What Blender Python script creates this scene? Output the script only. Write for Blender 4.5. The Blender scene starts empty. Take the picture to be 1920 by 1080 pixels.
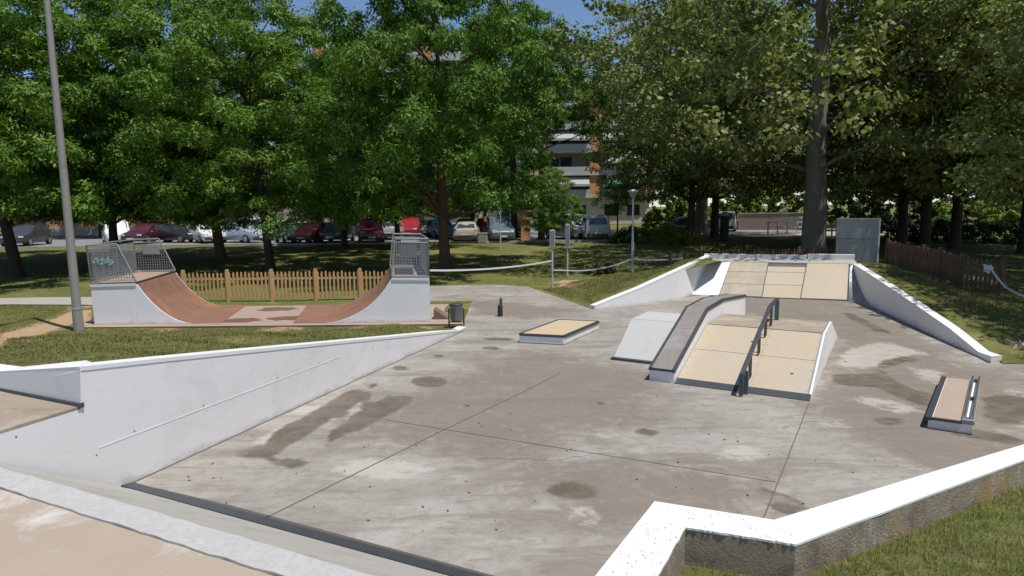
import bpy, bmesh, math, random
import numpy as np
from mathutils import Vector, Matrix
from mathutils.geometry import delaunay_2d_cdt
PI = math.pi
sc = bpy.context.scene
COL = sc.collection
RAD = math.radians

# ------------------------------------------------------------ camera
FPX, PITCH, ROLL, CAMH = 1200.0, math.atan(150/1200.0), RAD(0.7), 3.0
c_f = Vector((0, math.cos(PITCH), -math.sin(PITCH)))
c_u0 = Vector((0, math.sin(PITCH), math.cos(PITCH)))
c_r0 = Vector((1, 0, 0))
c_r = c_r0*math.cos(ROLL) - c_u0*math.sin(ROLL)
c_u = c_u0*math.cos(ROLL) + c_r0*math.sin(ROLL)
CP = Vector((0, 0, CAMH))
cam_d = bpy.data.cameras.new("camera")
cam = bpy.data.objects.new("camera", cam_d)
COL.objects.link(cam)
cam_d.sensor_width = 36.0
cam_d.lens = 36.0*FPX/1920.0
cam_d.clip_start = 0.05
cam_d.clip_end = 3000
M = Matrix((c_r, c_u, -c_f)).transposed().to_4x4()
M.translation = CP
cam.matrix_world = M
sc.camera = cam

# ------------------------------------------------------------ sky, sun, exposure
SUN = Vector((0.27, -0.21, 0.94)).normalized()
w = bpy.data.worlds.new("World")
sc.world = w
w.use_nodes = True
nt = w.node_tree
nt.nodes.clear()
wo = nt.nodes.new("ShaderNodeOutputWorld")
wb = nt.nodes.new("ShaderNodeBackground")
sk = nt.nodes.new("ShaderNodeTexSky")
sk.sky_type = 'NISHITA'
sk.sun_disc = False
sk.sun_elevation = math.asin(SUN.z)
sk.sun_rotation = math.atan2(SUN.x, SUN.y)
sk.altitude = 1200
sk.air_density = 0.9
sk.dust_density = 0.3
sk.ozone_density = 2.5
wb.inputs[1].default_value = 0.08
nt.links.new(sk.outputs[0], wb.inputs[0])
nt.links.new(wb.outputs[0], wo.inputs[0])
sd = bpy.data.lights.new("sun", 'SUN')
sd.energy = 3.15
sd.angle = RAD(0.5)
sd.color = (1.0, 0.965, 0.90)
so = bpy.data.objects.new("sun", sd)
COL.objects.link(so)
so.rotation_euler = (-SUN).to_track_quat('-Z', 'Y').to_euler()
so.location = (20, 20, 60)
sc.view_settings.view_transform = 'Standard'
sc.view_settings.look = 'None'
sc.view_settings.exposure = 0.62
sc.view_settings.gamma = 1.0

# ------------------------------------------------------------ locating helpers (a pixel of the survey photo -> a point on a real plane)
def ray(x, y): return c_f + c_r*((x-960)/FPX) + c_u*((540-y)/FPX)
def G(x, y, z=0.0):
    d = ray(x, y); t = (z-CAMH)/d.z
    return CP + d*t
def VP(x, y, a, b):
    n = Vector((b[1]-a[1], -(b[0]-a[0]), 0)); d = ray(x, y)
    t = (Vector((a[0], a[1], 0))-CP).dot(n)/d.dot(n)
    return CP + d*t
def AT(x, y, Y):
    d = ray(x, y); return CP + d*(Y/d.y)

# ------------------------------------------------------------ materials
def srgb(r, g, b):
    f = lambda c: (c/255/12.92) if c/255 <= 0.04045 else ((c/255+0.055)/1.055)**2.4
    return (f(r), f(g), f(b))
class NT:
    def __init__(s, name):
        s.m = bpy.data.materials.new(name); s.m.use_nodes = True
        s.t = s.m.node_tree; s.t.nodes.clear()
        s.out = s.n('ShaderNodeOutputMaterial'); s.p = s.n('ShaderNodeBsdfPrincipled')
        s.l(s.p.outputs[0], s.out.inputs[0])
        s.tc = None
    def n(s, k, **kw):
        o = s.t.nodes.new(k)
        for a, b in kw.items(): setattr(o, a, b)
        return o
    def l(s, a, b): s.t.links.new(a, b)
    def co(s):
        if s.tc is None: s.tc = s.n('ShaderNodeTexCoord')
        return s.tc.outputs['Object']
    def noise(s, scale, detail=4, rough=0.55, dist=0.0, stretch=None):
        o = s.n('ShaderNodeTexNoise')
        o.inputs['Scale'].default_value = scale; o.inputs['Detail'].default_value = detail
        o.inputs['Roughness'].default_value = rough; o.inputs['Distortion'].default_value = dist
        if stretch:
            mp = s.n('ShaderNodeMapping'); mp.inputs['Scale'].default_value = stretch
            s.l(s.co(), mp.inputs[0]); s.l(mp.outputs[0], o.inputs[0])
        else: s.l(s.co(), o.inputs[0])
        return o.outputs['Fac']
    def ramp(s, f, lo, hi, c0=(0,0,0), c1=(1,1,1)):
        o = s.n('ShaderNodeValToRGB'); e = o.color_ramp.elements
        e[0].position = lo; e[1].position = hi
        e[0].color = (*c0, 1); e[1].color = (*c1, 1)
        s.l(f, o.inputs[0]); return o.outputs[0]
    def mix(s, f, a, b, mode='MIX'):
        o = s.n('ShaderNodeMix', data_type='RGBA', blend_type=mode)
        for v, i in ((f, 0), (a, 6), (b, 7)):
            if hasattr(v, 'is_linked') or hasattr(v, 'links'): s.l(v, o.inputs[i])
            elif i == 0: o.inputs[0].default_value = v
            else: o.inputs[i].default_value = (*v, 1) if len(v) == 3 else v
        return o.outputs[2]
    def math(s, op, a, b=None):
        o = s.n('ShaderNodeMath', operation=op)
        for v, i in ((a, 0), (b, 1)):
            if v is None: continue
            if hasattr(v, 'links'): s.l(v, o.inputs[i])
            else: o.inputs[i].default_value = v
        return o.outputs[0]
    def bump(s, h, st=0.3, d=0.02):
        o = s.n('ShaderNodeBump'); o.inputs['Strength'].default_value = st; o.inputs['Distance'].default_value = d
        s.l(h, o.inputs['Height']); s.l(o.outputs[0], s.p.inputs['Normal'])
    def col(s, c):
        if hasattr(c, 'links'): s.l(c, s.p.inputs['Base Color'])
        else: s.p.inputs['Base Color'].default_value = (*c, 1)
    def set(s, rough=0.8, metal=0.0, spec=None):
        s.p.inputs['Roughness'].default_value = rough; s.p.inputs['Metallic'].default_value = metal
        if spec is not None: s.p.inputs['Specular IOR Level'].default_value = spec
def scale_c(c, k): return tuple(min(1, v*k) for v in c)
def weathered(name, c, var=0.25, sc1=2.0, sc2=30.0, rough=0.8, metal=0.0, bump=0.2, dirt=None, dirt_lo=0.55, dirt_hi=0.75, dirt_scale=1.5, spec=None, stretch=None, bd=0.01):
    t = NT(name)
    a = t.mix(t.noise(sc1, 6, 0.6, 0.3, stretch), scale_c(c, 1-var), scale_c(c, 1+var))
    a = t.mix(t.math('MULTIPLY', t.noise(sc2, 4, 0.7), 0.5), a, scale_c(c, 1-var*1.2))
    if dirt: a = t.mix(t.ramp(t.noise(dirt_scale, 8, 0.7, 0.6), dirt_lo, dirt_hi), a, dirt)
    t.col(a); t.set(rough, metal, spec)
    if bump: t.bump(t.noise(sc2*1.5, 6, 0.7), bump, bd)
    return t.m
MT = {}
MT['parapet'] = weathered('parapet_white', (0.70, 0.69, 0.68), 0.05, 1.0, 20, 0.7, bump=0.2)
MT['white'] = weathered('white_paint', (0.80, 0.79, 0.79), 0.04, 0.9, 14, 0.6, bump=0.2, dirt=(0.56, 0.53, 0.49), dirt_lo=0.58, dirt_hi=0.85, dirt_scale=1.6)
MT['whitecap'] = weathered('white_cap_paint', (0.72, 0.72, 0.72), 0.07, 2.0, 30, 0.6, bump=0.3, dirt=(0.45, 0.43, 0.40), dirt_lo=0.68, dirt_hi=0.85, dirt_scale=6)
MT['wallgrey'] = weathered('pale_wall_paint', (0.735, 0.72, 0.72), 0.05, 0.7, 9, 0.65, bump=0.25, dirt=(0.58, 0.57, 0.57), dirt_lo=0.50, dirt_hi=0.85, dirt_scale=1.3)
MT['roughwhite'] = weathered('chalky_white_concrete', (0.50, 0.49, 0.475), 0.20, 4, 60, 0.9, bump=0.8, dirt=(0.36, 0.34, 0.31), dirt_lo=0.47, dirt_hi=0.80, dirt_scale=22)
MT['oldconc'] = weathered('rough_aged_concrete', (0.36, 0.30, 0.225), 0.35, 3, 35, 0.95, bump=0.9, dirt=(0.15, 0.115, 0.07), dirt_lo=0.46, dirt_hi=0.72, dirt_scale=4, bd=0.02)
MT['conc'] = weathered('light_concrete', (0.40, 0.38, 0.345), 0.12, 1.6, 35, 0.85, bump=0.3, dirt=(0.25, 0.225, 0.19), dirt_lo=0.5, dirt_hi=0.75, dirt_scale=1.7)
MT['greyconc'] = weathered('grey_concrete', (0.46, 0.455, 0.44), 0.07, 1.4, 30, 0.85, bump=0.25, dirt=(0.33, 0.32, 0.30), dirt_lo=0.52, dirt_hi=0.8)
MT['tan'] = weathered('tan_deck_concrete', (0.40, 0.325, 0.255), 0.14, 2.5, 60, 0.9, bump=0.6, dirt=(0.56, 0.53, 0.49), dirt_lo=0.52, dirt_hi=0.68, dirt_scale=1.3)
MT['panel'] = weathered('cream_ramp_panel', (0.48, 0.385, 0.275), 0.13, 1.1, 30, 0.7, bump=0.15, dirt=(0.42, 0.375, 0.31), dirt_lo=0.42, dirt_hi=0.72, dirt_scale=1.6)
MT['panelgrey'] = weathered('weathered_cream_panel', (0.44, 0.375, 0.285), 0.14, 1.2, 30, 0.75, bump=0.12, dirt=(0.30, 0.265, 0.215), dirt_lo=0.42, dirt_hi=0.75, dirt_scale=1.8, stretch=(1, 1, 1))
MT['deckbrown'] = weathered('brown_stained_deck', (0.32, 0.26, 0.20), 0.2, 1.5, 30, 0.8, bump=0.2, dirt=(0.40, 0.37, 0.29), dirt_lo=0.5, dirt_hi=0.7)
MT['ledgetop'] = weathered('grey_brown_ledge_top', (0.235, 0.205, 0.185), 0.22, 2.2, 45, 0.8, bump=0.25, dirt=(0.27, 0.27, 0.25), dirt_lo=0.48, dirt_hi=0.66, dirt_scale=1.2)
MT['steel'] = weathered('dark_steel', (0.105, 0.11, 0.125), 0.3, 5, 50, 0.5, metal=0.6, bump=0.1, dirt=(0.12, 0.09, 0.07), dirt_lo=0.55, dirt_hi=0.7, dirt_scale=5)
MT['bluesteel'] = weathered('blue_grey_steel', (0.10, 0.16, 0.19), 0.25, 5, 50, 0.45, metal=0.4, bump=0.1)
MT['galv'] = weathered('galvanised_steel', (0.36, 0.37, 0.385), 0.12, 4, 40, 0.5, metal=0.45, bump=0.08, dirt=(0.26, 0.26, 0.27), dirt_lo=0.5, dirt_hi=0.8)
MT['polegrey'] = weathered('grey_painted_pole', (0.30, 0.285, 0.265), 0.12, 3, 40, 0.6, metal=0.1, bump=0.15, dirt=(0.22, 0.20, 0.18), dirt_lo=0.5, dirt_hi=0.7, dirt_scale=3)
MT['palepole'] = weathered('pale_grey_pole', (0.50, 0.52, 0.55), 0.08, 3, 40, 0.5, bump=0.05)
MT['chrome'] = weathered('polished_steel', (0.62, 0.63, 0.66), 0.1, 3, 40, 0.28, metal=0.9, bump=0.05)
MT['rust'] = weathered('rusty_ramp_plate', (0.25, 0.135, 0.095), 0.25, 1.2, 16, 0.6, bump=0.15, dirt=(0.37, 0.155, 0.075), dirt_lo=0.48, dirt_hi=0.75, dirt_scale=1.0, stretch=(1, .35, 1))
MT['rustdeck'] = weathered('rusty_deck', (0.36, 0.25, 0.185), 0.18, 1.5, 25, 0.7, bump=0.1)
MT['slab'] = weathered('pinkish_slab', (0.34, 0.255, 0.215), 0.1, 1.2, 25, 0.85, bump=0.2, dirt=(0.36, 0.23, 0.17), dirt_lo=0.5, dirt_hi=0.68, dirt_scale=1.0)
MT['brownslab'] = weathered('brown_slab_edge', (0.17, 0.12, 0.09), 0.3, 3, 30, 0.9, bump=0.4)
MT['pine'] = weathered('golden_pine_wood', (0.60, 0.37, 0.165), 0.22, 3, 25, 0.8, bump=0.2, stretch=(8, 8, 1))
MT['darkwood'] = weathered('reddish_brown_wood', (0.17, 0.10, 0.062), 0.4, 3, 25, 0.85, bump=0.2, stretch=(8, 8, 1))
MT['oldwood'] = weathered('weathered_bench_wood', (0.13, 0.10, 0.08), 0.3, 3, 25, 0.85, bump=0.2)
MT['black'] = weathered('black_rubber', (0.03, 0.03, 0.032), 0.2, 5, 40, 0.7, bump=0.1)
MT['tape'] = weathered('white_barrier_tape', (0.75, 0.75, 0.78), 0.08, 5, 30, 0.5, bump=0)
MT['teal'] = weathered('teal_spray_paint', (0.30, 0.46, 0.46), 0.2, 5, 30, 0.6, bump=0)
MT['bark'] = weathered('dark_bark', (0.085, 0.065, 0.05), 0.4, 3, 25, 0.95, bump=1.0, stretch=(3, 3, 0.7), bd=0.05)
MT['barkred'] = weathered('reddish_bark', (0.17, 0.105, 0.07), 0.4, 3, 25, 0.95, bump=1.0, stretch=(3, 3, 0.7), bd=0.05)
MT['barkplane'] = weathered('mottled_plane_bark', (0.23, 0.20, 0.165), 0.35, 2.5, 20, 0.9, bump=0.8, dirt=(0.32, 0.29, 0.235), dirt_lo=0.55, dirt_hi=0.66, dirt_scale=1.6, bd=0.04)
MT['soil'] = weathered('dry_soil', (0.30, 0.21, 0.14), 0.2, 2, 30, 0.95, bump=0.5)
MT['asphalt'] = weathered('parking_asphalt', (0.21, 0.21, 0.215), 0.15, 0.5, 30, 0.9, bump=0.2)
MT['path'] = weathered('pale_path', (0.36, 0.33, 0.29), 0.12, 0.8, 30, 0.9, bump=0.2)
MT['brick'] = weathered('orange_brick', (0.60, 0.30, 0.15), 0.12, 1.0, 6, 0.9, bump=0.2)
MT['stucco'] = weathered('pale_stucco', (0.55, 0.50, 0.44), 0.08, 0.4, 8, 0.9, bump=0.1)
MT['bwhite'] = weathered('white_balcony', (0.46, 0.45, 0.44), 0.08, 0.6, 8, 0.8, bump=0)
MT['orangewall'] = weathered('apricot_render', (0.56, 0.335, 0.185), 0.12, 0.4, 8, 0.9, bump=0.1)
MT['stonewall'] = weathered('brown_stone_wall', (0.30, 0.23, 0.18), 0.25, 1.0, 8, 0.9, bump=0.3)
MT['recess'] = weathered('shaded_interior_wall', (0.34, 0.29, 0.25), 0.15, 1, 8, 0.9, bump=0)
def grime(m, amount=0.5, zhi=0.14):
    t = m.node_tree; p = next(n for n in t.nodes if n.type == 'BSDF_PRINCIPLED'); src = p.inputs['Base Color'].links[0].from_socket
    ge = t.nodes.new('ShaderNodeNewGeometry'); sx = t.nodes.new('ShaderNodeSeparateXYZ'); t.links.new(ge.outputs['Position'], sx.inputs[0])
    mr = t.nodes.new('ShaderNodeMapRange'); mr.inputs['From Min'].default_value = 0.0; mr.inputs['From Max'].default_value = zhi; mr.inputs['To Min'].default_value = 0.26; mr.inputs['To Max'].default_value = 0.0
    t.links.new(sx.outputs['Z'], mr.inputs['Value'])
    mp = t.nodes.new('ShaderNodeMapping'); mp.inputs['Scale'].default_value = (1.6, 1.6, 5.0); t.links.new(ge.outputs['Position'], mp.inputs[0])
    nz = t.nodes.new('ShaderNodeTexNoise'); nz.inputs['Scale'].default_value = 1.8; nz.inputs['Detail'].default_value = 9; nz.inputs['Roughness'].default_value = 0.75; t.links.new(mp.outputs[0], nz.inputs[0])
    ad = t.nodes.new('ShaderNodeMath'); ad.operation = 'ADD'; t.links.new(mr.outputs[0], ad.inputs[0]); t.links.new(nz.outputs['Fac'], ad.inputs[1])
    rp = t.nodes.new('ShaderNodeValToRGB'); rp.color_ramp.elements[0].position = 0.61; rp.color_ramp.elements[1].position = 0.82; t.links.new(ad.outputs[0], rp.inputs[0])
    ml = t.nodes.new('ShaderNodeMath'); ml.operation = 'MULTIPLY'; ml.inputs[1].default_value = amount; t.links.new(rp.outputs[0], ml.inputs[0])
    mx = t.nodes.new('ShaderNodeMix'); mx.data_type = 'RGBA'; t.links.new(ml.outputs[0], mx.inputs[0]); t.links.new(src, mx.inputs[6]); mx.inputs[7].default_value = (0.30, 0.265, 0.225, 1)
    t.links.new(mx.outputs[2], p.inputs['Base Color'])
for k_ in ('white', 'wallgrey'): grime(MT[k_])
def streaks(m, c, lo, hi, sc_, amount):
    t = m.node_tree; p = next(n for n in t.nodes if n.type == 'BSDF_PRINCIPLED'); src = p.inputs['Base Color'].links[0].from_socket
    ge = t.nodes.new('ShaderNodeNewGeometry'); mp = t.nodes.new('ShaderNodeMapping'); mp.inputs['Scale'].default_value = sc_; t.links.new(ge.outputs['Position'], mp.inputs[0])
    nz = t.nodes.new('ShaderNodeTexNoise'); nz.inputs['Scale'].default_value = 1.0; nz.inputs['Detail'].default_value = 8; nz.inputs['Roughness'].default_value = 0.7; t.links.new(mp.outputs[0], nz.inputs[0])
    rp = t.nodes.new('ShaderNodeValToRGB'); rp.color_ramp.elements[0].position = lo; rp.color_ramp.elements[1].position = hi; t.links.new(nz.outputs['Fac'], rp.inputs[0])
    ml = t.nodes.new('ShaderNodeMath'); ml.operation = 'MULTIPLY'; ml.inputs[1].default_value = amount; t.links.new(rp.outputs[0], ml.inputs[0])
    mx = t.nodes.new('ShaderNodeMix'); mx.data_type = 'RGBA'; t.links.new(ml.outputs[0], mx.inputs[0]); t.links.new(src, mx.inputs[6]); mx.inputs[7].default_value = (*c, 1)
    t.links.new(mx.outputs[2], p.inputs['Base Color'])
streaks(MT['oldconc'], (0.42, 0.25, 0.075), 0.52, 0.66, (3.0, 3.0, 1.2), 0.75)
streaks(MT['oldconc'], (0.50, 0.46, 0.39), 0.55, 0.68, (5.0, 5.0, 1.5), 0.6)
streaks(MT['panel'], (0.33, 0.30, 0.27), 0.56, 0.74, (5.0, 1.2, 2.0), 0.45)
streaks(MT['panelgrey'], (0.27, 0.245, 0.215), 0.52, 0.68, (4.0, 4.0, 12.0), 0.6)
streaks(MT['deckbrown'], (0.19, 0.15, 0.115), 0.50, 0.66, (2.0, 5.0, 1.0), 0.6)
streaks(MT['galv'], (0.24, 0.24, 0.25), 0.5, 0.7, (6.0, 6.0, .8), 0.6)
streaks(MT['rust'], (0.13, 0.08, 0.065), 0.50, 0.70, (1.2, 5.0, 1.2), 0.6)
def simple(name, c, rough=0.5, metal=0.0, coat=0.0):
    t = NT(name); f = t.noise(3, 3)
    t.col(t.mix(f, scale_c(c, 0.93), scale_c(c, 1.05))); t.set(rough, metal)
    if coat: t.p.inputs['Coat Weight'].default_value = coat; t.p.inputs['Coat Roughness'].default_value = 0.08
    return t.m
MT['glass'] = simple('dark_window_glass', (0.03, 0.035, 0.04), 0.08)
MT['carglass'] = simple('car_glass', (0.045, 0.055, 0.06), 0.06)
MT['tyre'] = simple('tyre_rubber', (0.025, 0.025, 0.025), 0.8)
MT['rim'] = simple('wheel_rim', (0.45, 0.45, 0.47), 0.35, 0.7)
MT['plastic'] = simple('dark_bumper_plastic', (0.05, 0.05, 0.052), 0.6)
MT['redlight'] = simple('tail_light_red', (0.35, 0.02, 0.02), 0.2)
MT['headlight'] = simple('headlight_lens', (0.65, 0.67, 0.7), 0.15)
MT['plate'] = simple('blank_number_plate', (0.7, 0.7, 0.68), 0.5)
MT['bluesign'] = simple('pale_blue_enamel', (0.25, 0.42, 0.62), 0.4)
MT['orangesign'] = simple('orange_sign_enamel', (0.72, 0.30, 0.10), 0.4)
MT['awning'] = simple('pale_awning_fabric', (0.40, 0.40, 0.38), 0.9)
MT['greenawning'] = simple('teal_shutter', (0.12, 0.38, 0.33), 0.7)
CARC = {}
def carpaint(name, c, metal=0.0):
    if name not in CARC: CARC[name] = simple('car_paint_'+name, c, 0.32, metal, 0.6)
    return CARC[name]

def leafmat(name, c1, c2, c3, transl=0.35, bsc=0.55):
    t = NT(name)
    g = t.n('ShaderNodeNewGeometry')
    r = g.outputs['Random Per Island']
    a = t.ramp(r, 0.0, 1.0, c1, c2)
    big = t.noise(bsc, 4, 0.6)
    a = t.mix(t.ramp(big, 0.38, 0.66), a, c3)
    t.col(a); t.set(0.55, 0, 0.2)
    tr = t.n('ShaderNodeBsdfTranslucent')
    b = t.mix(1.0, a, (1.0, 1.25, 0.45), 'MULTIPLY')
    t.l(b, tr.inputs[0])
    mx = t.n('ShaderNodeMixShader'); mx.inputs[0].default_value = transl
    t.l(t.p.outputs[0], mx.inputs[1]); t.l(tr.outputs[0], mx.inputs[2])
    t.l(mx.outputs[0], t.out.inputs[0])
    return t.m
MT['leafA'] = leafmat('fresh_green_leaves', (0.050, 0.105, 0.014), (0.215, 0.340, 0.052), (0.105, 0.195, 0.028), 0.24)
MT['leafB'] = leafmat('mid_green_leaves', (0.042, 0.092, 0.013), (0.170, 0.285, 0.045), (0.080, 0.165, 0.025), 0.24)
MT['leafP'] = leafmat('olive_plane_leaves', (0.090, 0.115, 0.030), (0.380, 0.410, 0.160), (0.170, 0.190, 0.060), 0.26)
MT['leafH'] = leafmat('hedge_leaves', (0.090, 0.140, 0.025), (0.230, 0.290, 0.060), (0.190, 0.240, 0.045), 0.30)
MT['leafD'] = leafmat('dark_hedge_leaves', (0.030, 0.055, 0.015), (0.090, 0.140, 0.040), (0.035, 0.065, 0.018), 0.25)
MT['leafDry'] = leafmat('dry_shrub_leaves', (0.10, 0.11, 0.05), (0.18, 0.17, 0.09), (0.09, 0.10, 0.04), 0.25)
MT['blade'] = leafmat('grass_blades', (0.180, 0.215, 0.055), (0.370, 0.390, 0.140), (0.350, 0.260, 0.150), 0.30, 2.6)
MT['blade2'] = leafmat('mown_grass_blades', (0.165, 0.170, 0.050), (0.290, 0.290, 0.105), (0.300, 0.230, 0.125), 0.30, 1.1)

# ------------------------------------------------------------ mesh helpers
def tag(o, label=None, cat=None, group=None, kind=None):
    if label: o['label'] = label
    if cat: o['category'] = cat
    if group: o['group'] = group
    if kind: o['kind'] = kind
    return o
def empty(name, loc, rz=0.0, label=None, cat=None, group=None):
    o = bpy.data.objects.new(name, None); COL.objects.link(o)
    o.location = loc; o.rotation_euler.z = rz; o.empty_display_size = 0.2
    return tag(o, label, cat, group)
class MB:
    def __init__(s): s.v = []; s.f = []
    def add(s, vs, fs):
        b = len(s.v); s.v += [tuple(v) for v in vs]; s.f += [tuple(i+b for i in f) for f in fs]; return s
    def hexa(s, b, t):            # bottom 4 and top 4 corners, counter-clockwise
        return s.add(list(b)+list(t), [(3,2,1,0),(4,5,6,7),(0,1,5,4),(1,2,6,5),(2,3,7,6),(3,0,4,7)])
    def box(s, c, d, rz=0.0):
        cx, cy, cz = c; hx, hy, hz = d[0]/2, d[1]/2, d[2]/2; ca, sa = math.cos(rz), math.sin(rz)
        P = [(cx+x*ca-y*sa, cy+x*sa+y*ca) for x, y in ((-hx,-hy),(hx,-hy),(hx,hy),(-hx,hy))]
        return s.hexa([(x,y,cz-hz) for x,y in P], [(x,y,cz+hz) for x,y in P])
    def beam(s, p, q, w, h, up=(0,0,1)):   # rectangular bar between two points
        p = Vector(p); q = Vector(q); d = (q-p).normalized(); U = Vector(up)
        r = d.cross(U)
        if r.length < 1e-4: r = d.cross(Vector((0,1,0)))
        r.normalize(); u = r.cross(d).normalized()
        A = [p+r*a*w/2+u*b*h/2 for a, b in ((-1,-1),(1,-1),(1,1),(-1,1))]
        B = [v+(q-p) for v in A]
        return s.hexa(A, B)
    def extr(s, pts, vec):        # planar polygon (list of 3D points) extruded by vec
        n = len(pts); vec = Vector(vec); A = [Vector(p) for p in pts]; B = [p+vec for p in A]
        nrm = Vector((0,0,0))
        for i in range(n): nrm += A[i].cross(A[(i+1)%n])
        fl = nrm.dot(vec) > 0
        f1 = tuple(range(n)); f2 = tuple(range(n, 2*n))
        F = [tuple(reversed(f1)), f2] if fl else [f1, tuple(reversed(f2))]
        for i in range(n):
            j = (i+1) % n
            F.append((i, j, n+j, n+i) if fl else (j, i, n+i, n+j))
        return s.add(A+B, F)
    def tube(s, pts, rad, n=10, cap=True):
        pts = [Vector(p) for p in pts]
        if not hasattr(rad, '__len__'): rad = [rad]*len(pts)
        b = len(s.v); prev = None
        for i, p in enumerate(pts):
            d = (pts[min(i+1, len(pts)-1)]-pts[max(i-1, 0)]).normalized()
            if prev is None:
                a = d.cross(Vector((0,0,1)))
                if a.length < 0.05: a = d.cross(Vector((0,1,0)))
            else: a = prev - d*prev.dot(d)
            a.normalize(); prev = a; c = d.cross(a)
            for k in range(n):
                t = 2*PI*k/n; s.v.append(tuple(p+(a*math.cos(t)+c*math.sin(t))*rad[i]))
        for i in range(len(pts)-1):
            for k in range(n):
                k2 = (k+1) % n
                s.f.append((b+i*n+k, b+i*n+k2, b+(i+1)*n+k2, b+(i+1)*n+k))
        if cap:
            s.f.append(tuple(b+k for k in reversed(range(n))))
            s.f.append(tuple(b+(len(pts)-1)*n+k for k in range(n)))
        return s
    def lathe(s, c, prof, n=20):
        b = len(s.v)
        for r, z in prof:
            for k in range(n):
                t = 2*PI*k/n; s.v.append((c[0]+r*math.cos(t), c[1]+r*math.sin(t), c[2]+z))
        for i in range(len(prof)-1):
            for k in range(n):
                k2 = (k+1) % n
                s.f.append((b+i*n+k, b+i*n+k2, b+(i+1)*n+k2, b+(i+1)*n+k))
        s.f.append(tuple(b+k for k in reversed(range(n))))
        s.f.append(tuple(b+(len(prof)-1)*n+k for k in range(n)))
        return s
    def build(s, name, mat, parent=None, world=True, bevel=0.0, smooth=False, label=None):
        me = bpy.data.meshes.new(name)
        vs = s.v
        if parent is not None and world:       # world coordinates given: move into the thing's frame
            root = parent; off = Vector((0,0,0)); 
            while root is not None: off += root.location; root = root.parent
            vs = [(v[0]-off.x, v[1]-off.y, v[2]-off.z) for v in vs]
        me.from_pydata(vs, [], s.f); me.update()
        if mat is not None: me.materials.append(mat)
        o = bpy.data.objects.new(name, me); COL.objects.link(o)
        if parent is not None: o.parent = parent
        if smooth:
            me.polygons.foreach_set('use_smooth', [True]*len(me.polygons))
            me.set_sharp_from_angle(angle=RAD(40))
        if bevel:
            b = o.modifiers.new('bevel', 'BEVEL'); b.width = bevel; b.segments = 2; b.limit_method = 'ANGLE'; b.angle_limit = RAD(40)
        if label: o['label'] = label
        return o
def rawmesh(name, co, quads, mat, parent=None):
    """fast mesh from numpy (N,3) vertices and (M,k) faces"""
    me = bpy.data.meshes.new(name); k = quads.shape[1]
    me.vertices.add(len(co)); me.vertices.foreach_set('co', co.astype(np.float32).ravel())
    me.loops.add(quads.size); me.loops.foreach_set('vertex_index', quads.astype(np.int32).ravel())
    me.polygons.add(len(quads)); me.polygons.foreach_set('loop_start', np.arange(0, quads.size, k, dtype=np.int32))
    me.update(calc_edges=True); me.validate()
    me.materials.append(mat)
    o = bpy.data.objects.new(name, me); COL.objects.link(o)
    if parent is not None: o.parent = parent
    return o
def copy_tree(o, parent=None):
    c = o.copy(); COL.objects.link(c); c.parent = parent
    for ch in list(o.children): copy_tree(ch, c)
    return c
def inpoly(x, y, P):
    r = False; n = len(P); j = n-1
    for i in range(n):
        xi, yi = P[i][0], P[i][1]; xj, yj = P[j][0], P[j][1]
        if (yi > y) != (yj > y) and x < (xj-xi)*(y-yi)/(yj-yi)+xi: r = not r
        j = i
    return r
def inpoly_np(X, Y, P):
    r = np.zeros(X.shape, bool); n = len(P); j = n-1
    for i in range(n):
        xi, yi = P[i][0], P[i][1]; xj, yj = P[j][0], P[j][1]
        if yi != yj:
            c = ((yi > Y) != (yj > Y)) & (X < (xj-xi)*(Y-yi)/(yj-yi)+xi); r ^= c
        j = i
    return r
def dist_np(X, Y, P):
    d = np.full(X.shape, 1e9); n = len(P)
    for i in range(n):
        ax, ay = P[i][0], P[i][1]; bx, by = P[(i+1)%n][0], P[(i+1)%n][1]
        dx, dy = bx-ax, by-ay; L = dx*dx+dy*dy+1e-12
        t = np.clip(((X-ax)*dx+(Y-ay)*dy)/L, 0, 1)
        d = np.minimum(d, np.hypot(X-ax-t*dx, Y-ay-t*dy))
    return d
# ============================================================ THE SETTING
V3 = Vector
Bd = V3((0.512, 0.859, 0)); Ad = V3((0.859, -0.512, 0))       # funbox axes: along / across
Sd = V3((0.902, -0.432, 0)); Sn = V3((0.432, 0.902, 0))       # start ramp axes: lip direction / run direction
LWa = G(233, 912); LWb = G(870, 620); LWu = (LWb-LWa).normalized(); LWn = V3((-LWu.y, LWu.x, 0))   # left wall
PZ = 1.05
zin = [G(x, y, PZ) for x, y in ((1117,1080),(1228,940),(1452,975),(1920,833))]
zout = [G(x, y, PZ) for x, y in ((1232,1080),(1285,988),(1492,1020),(1920,862))]
zin[0] = zin[0]+(zin[0]-zin[1]).normalized()*1.3; zout[0] = zout[0]+(zout[0]-zout[1]).normalized()*1.6
zin[3] = zin[3]+(zin[3]-zin[2]).normalized()*8; zout[3] = zout[3]+(zout[3]-zout[2]).normalized()*8
zmid = [(a+b)/2 for a, b in zip(zin, zout)]
RW = [VP(x, y, G(1600,558), G(1858,681)) for x, y in ((1597,497),(1640,520),(1700,560),(1780,615),(1835,660))]
RW.append(G(1858, 681)+V3((0,0,0.13)))
LWg = [G(1115, 580)+V3((0,0,0.10)), VP(1200,540,G(1115,580),G(1350,553)), VP(1270,508,G(1115,580),G(1350,553)), VP(1360,483,G(1115,580),G(1350,553))]
p0 = VP(150, 760, LWa, LWb); p1 = VP(200, 682, LWa, LWb)
sEnd = G(0, 730, p0.z)
e = (sEnd-p0).normalized(); tn = V3((-e.y, e.x, 0)).normalized(); tn = tn if tn.y > 0 else -tn
pc = VP(150, 687, LWa, LWb)
T2d = V3((-0.97, 0.24, 0))
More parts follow.
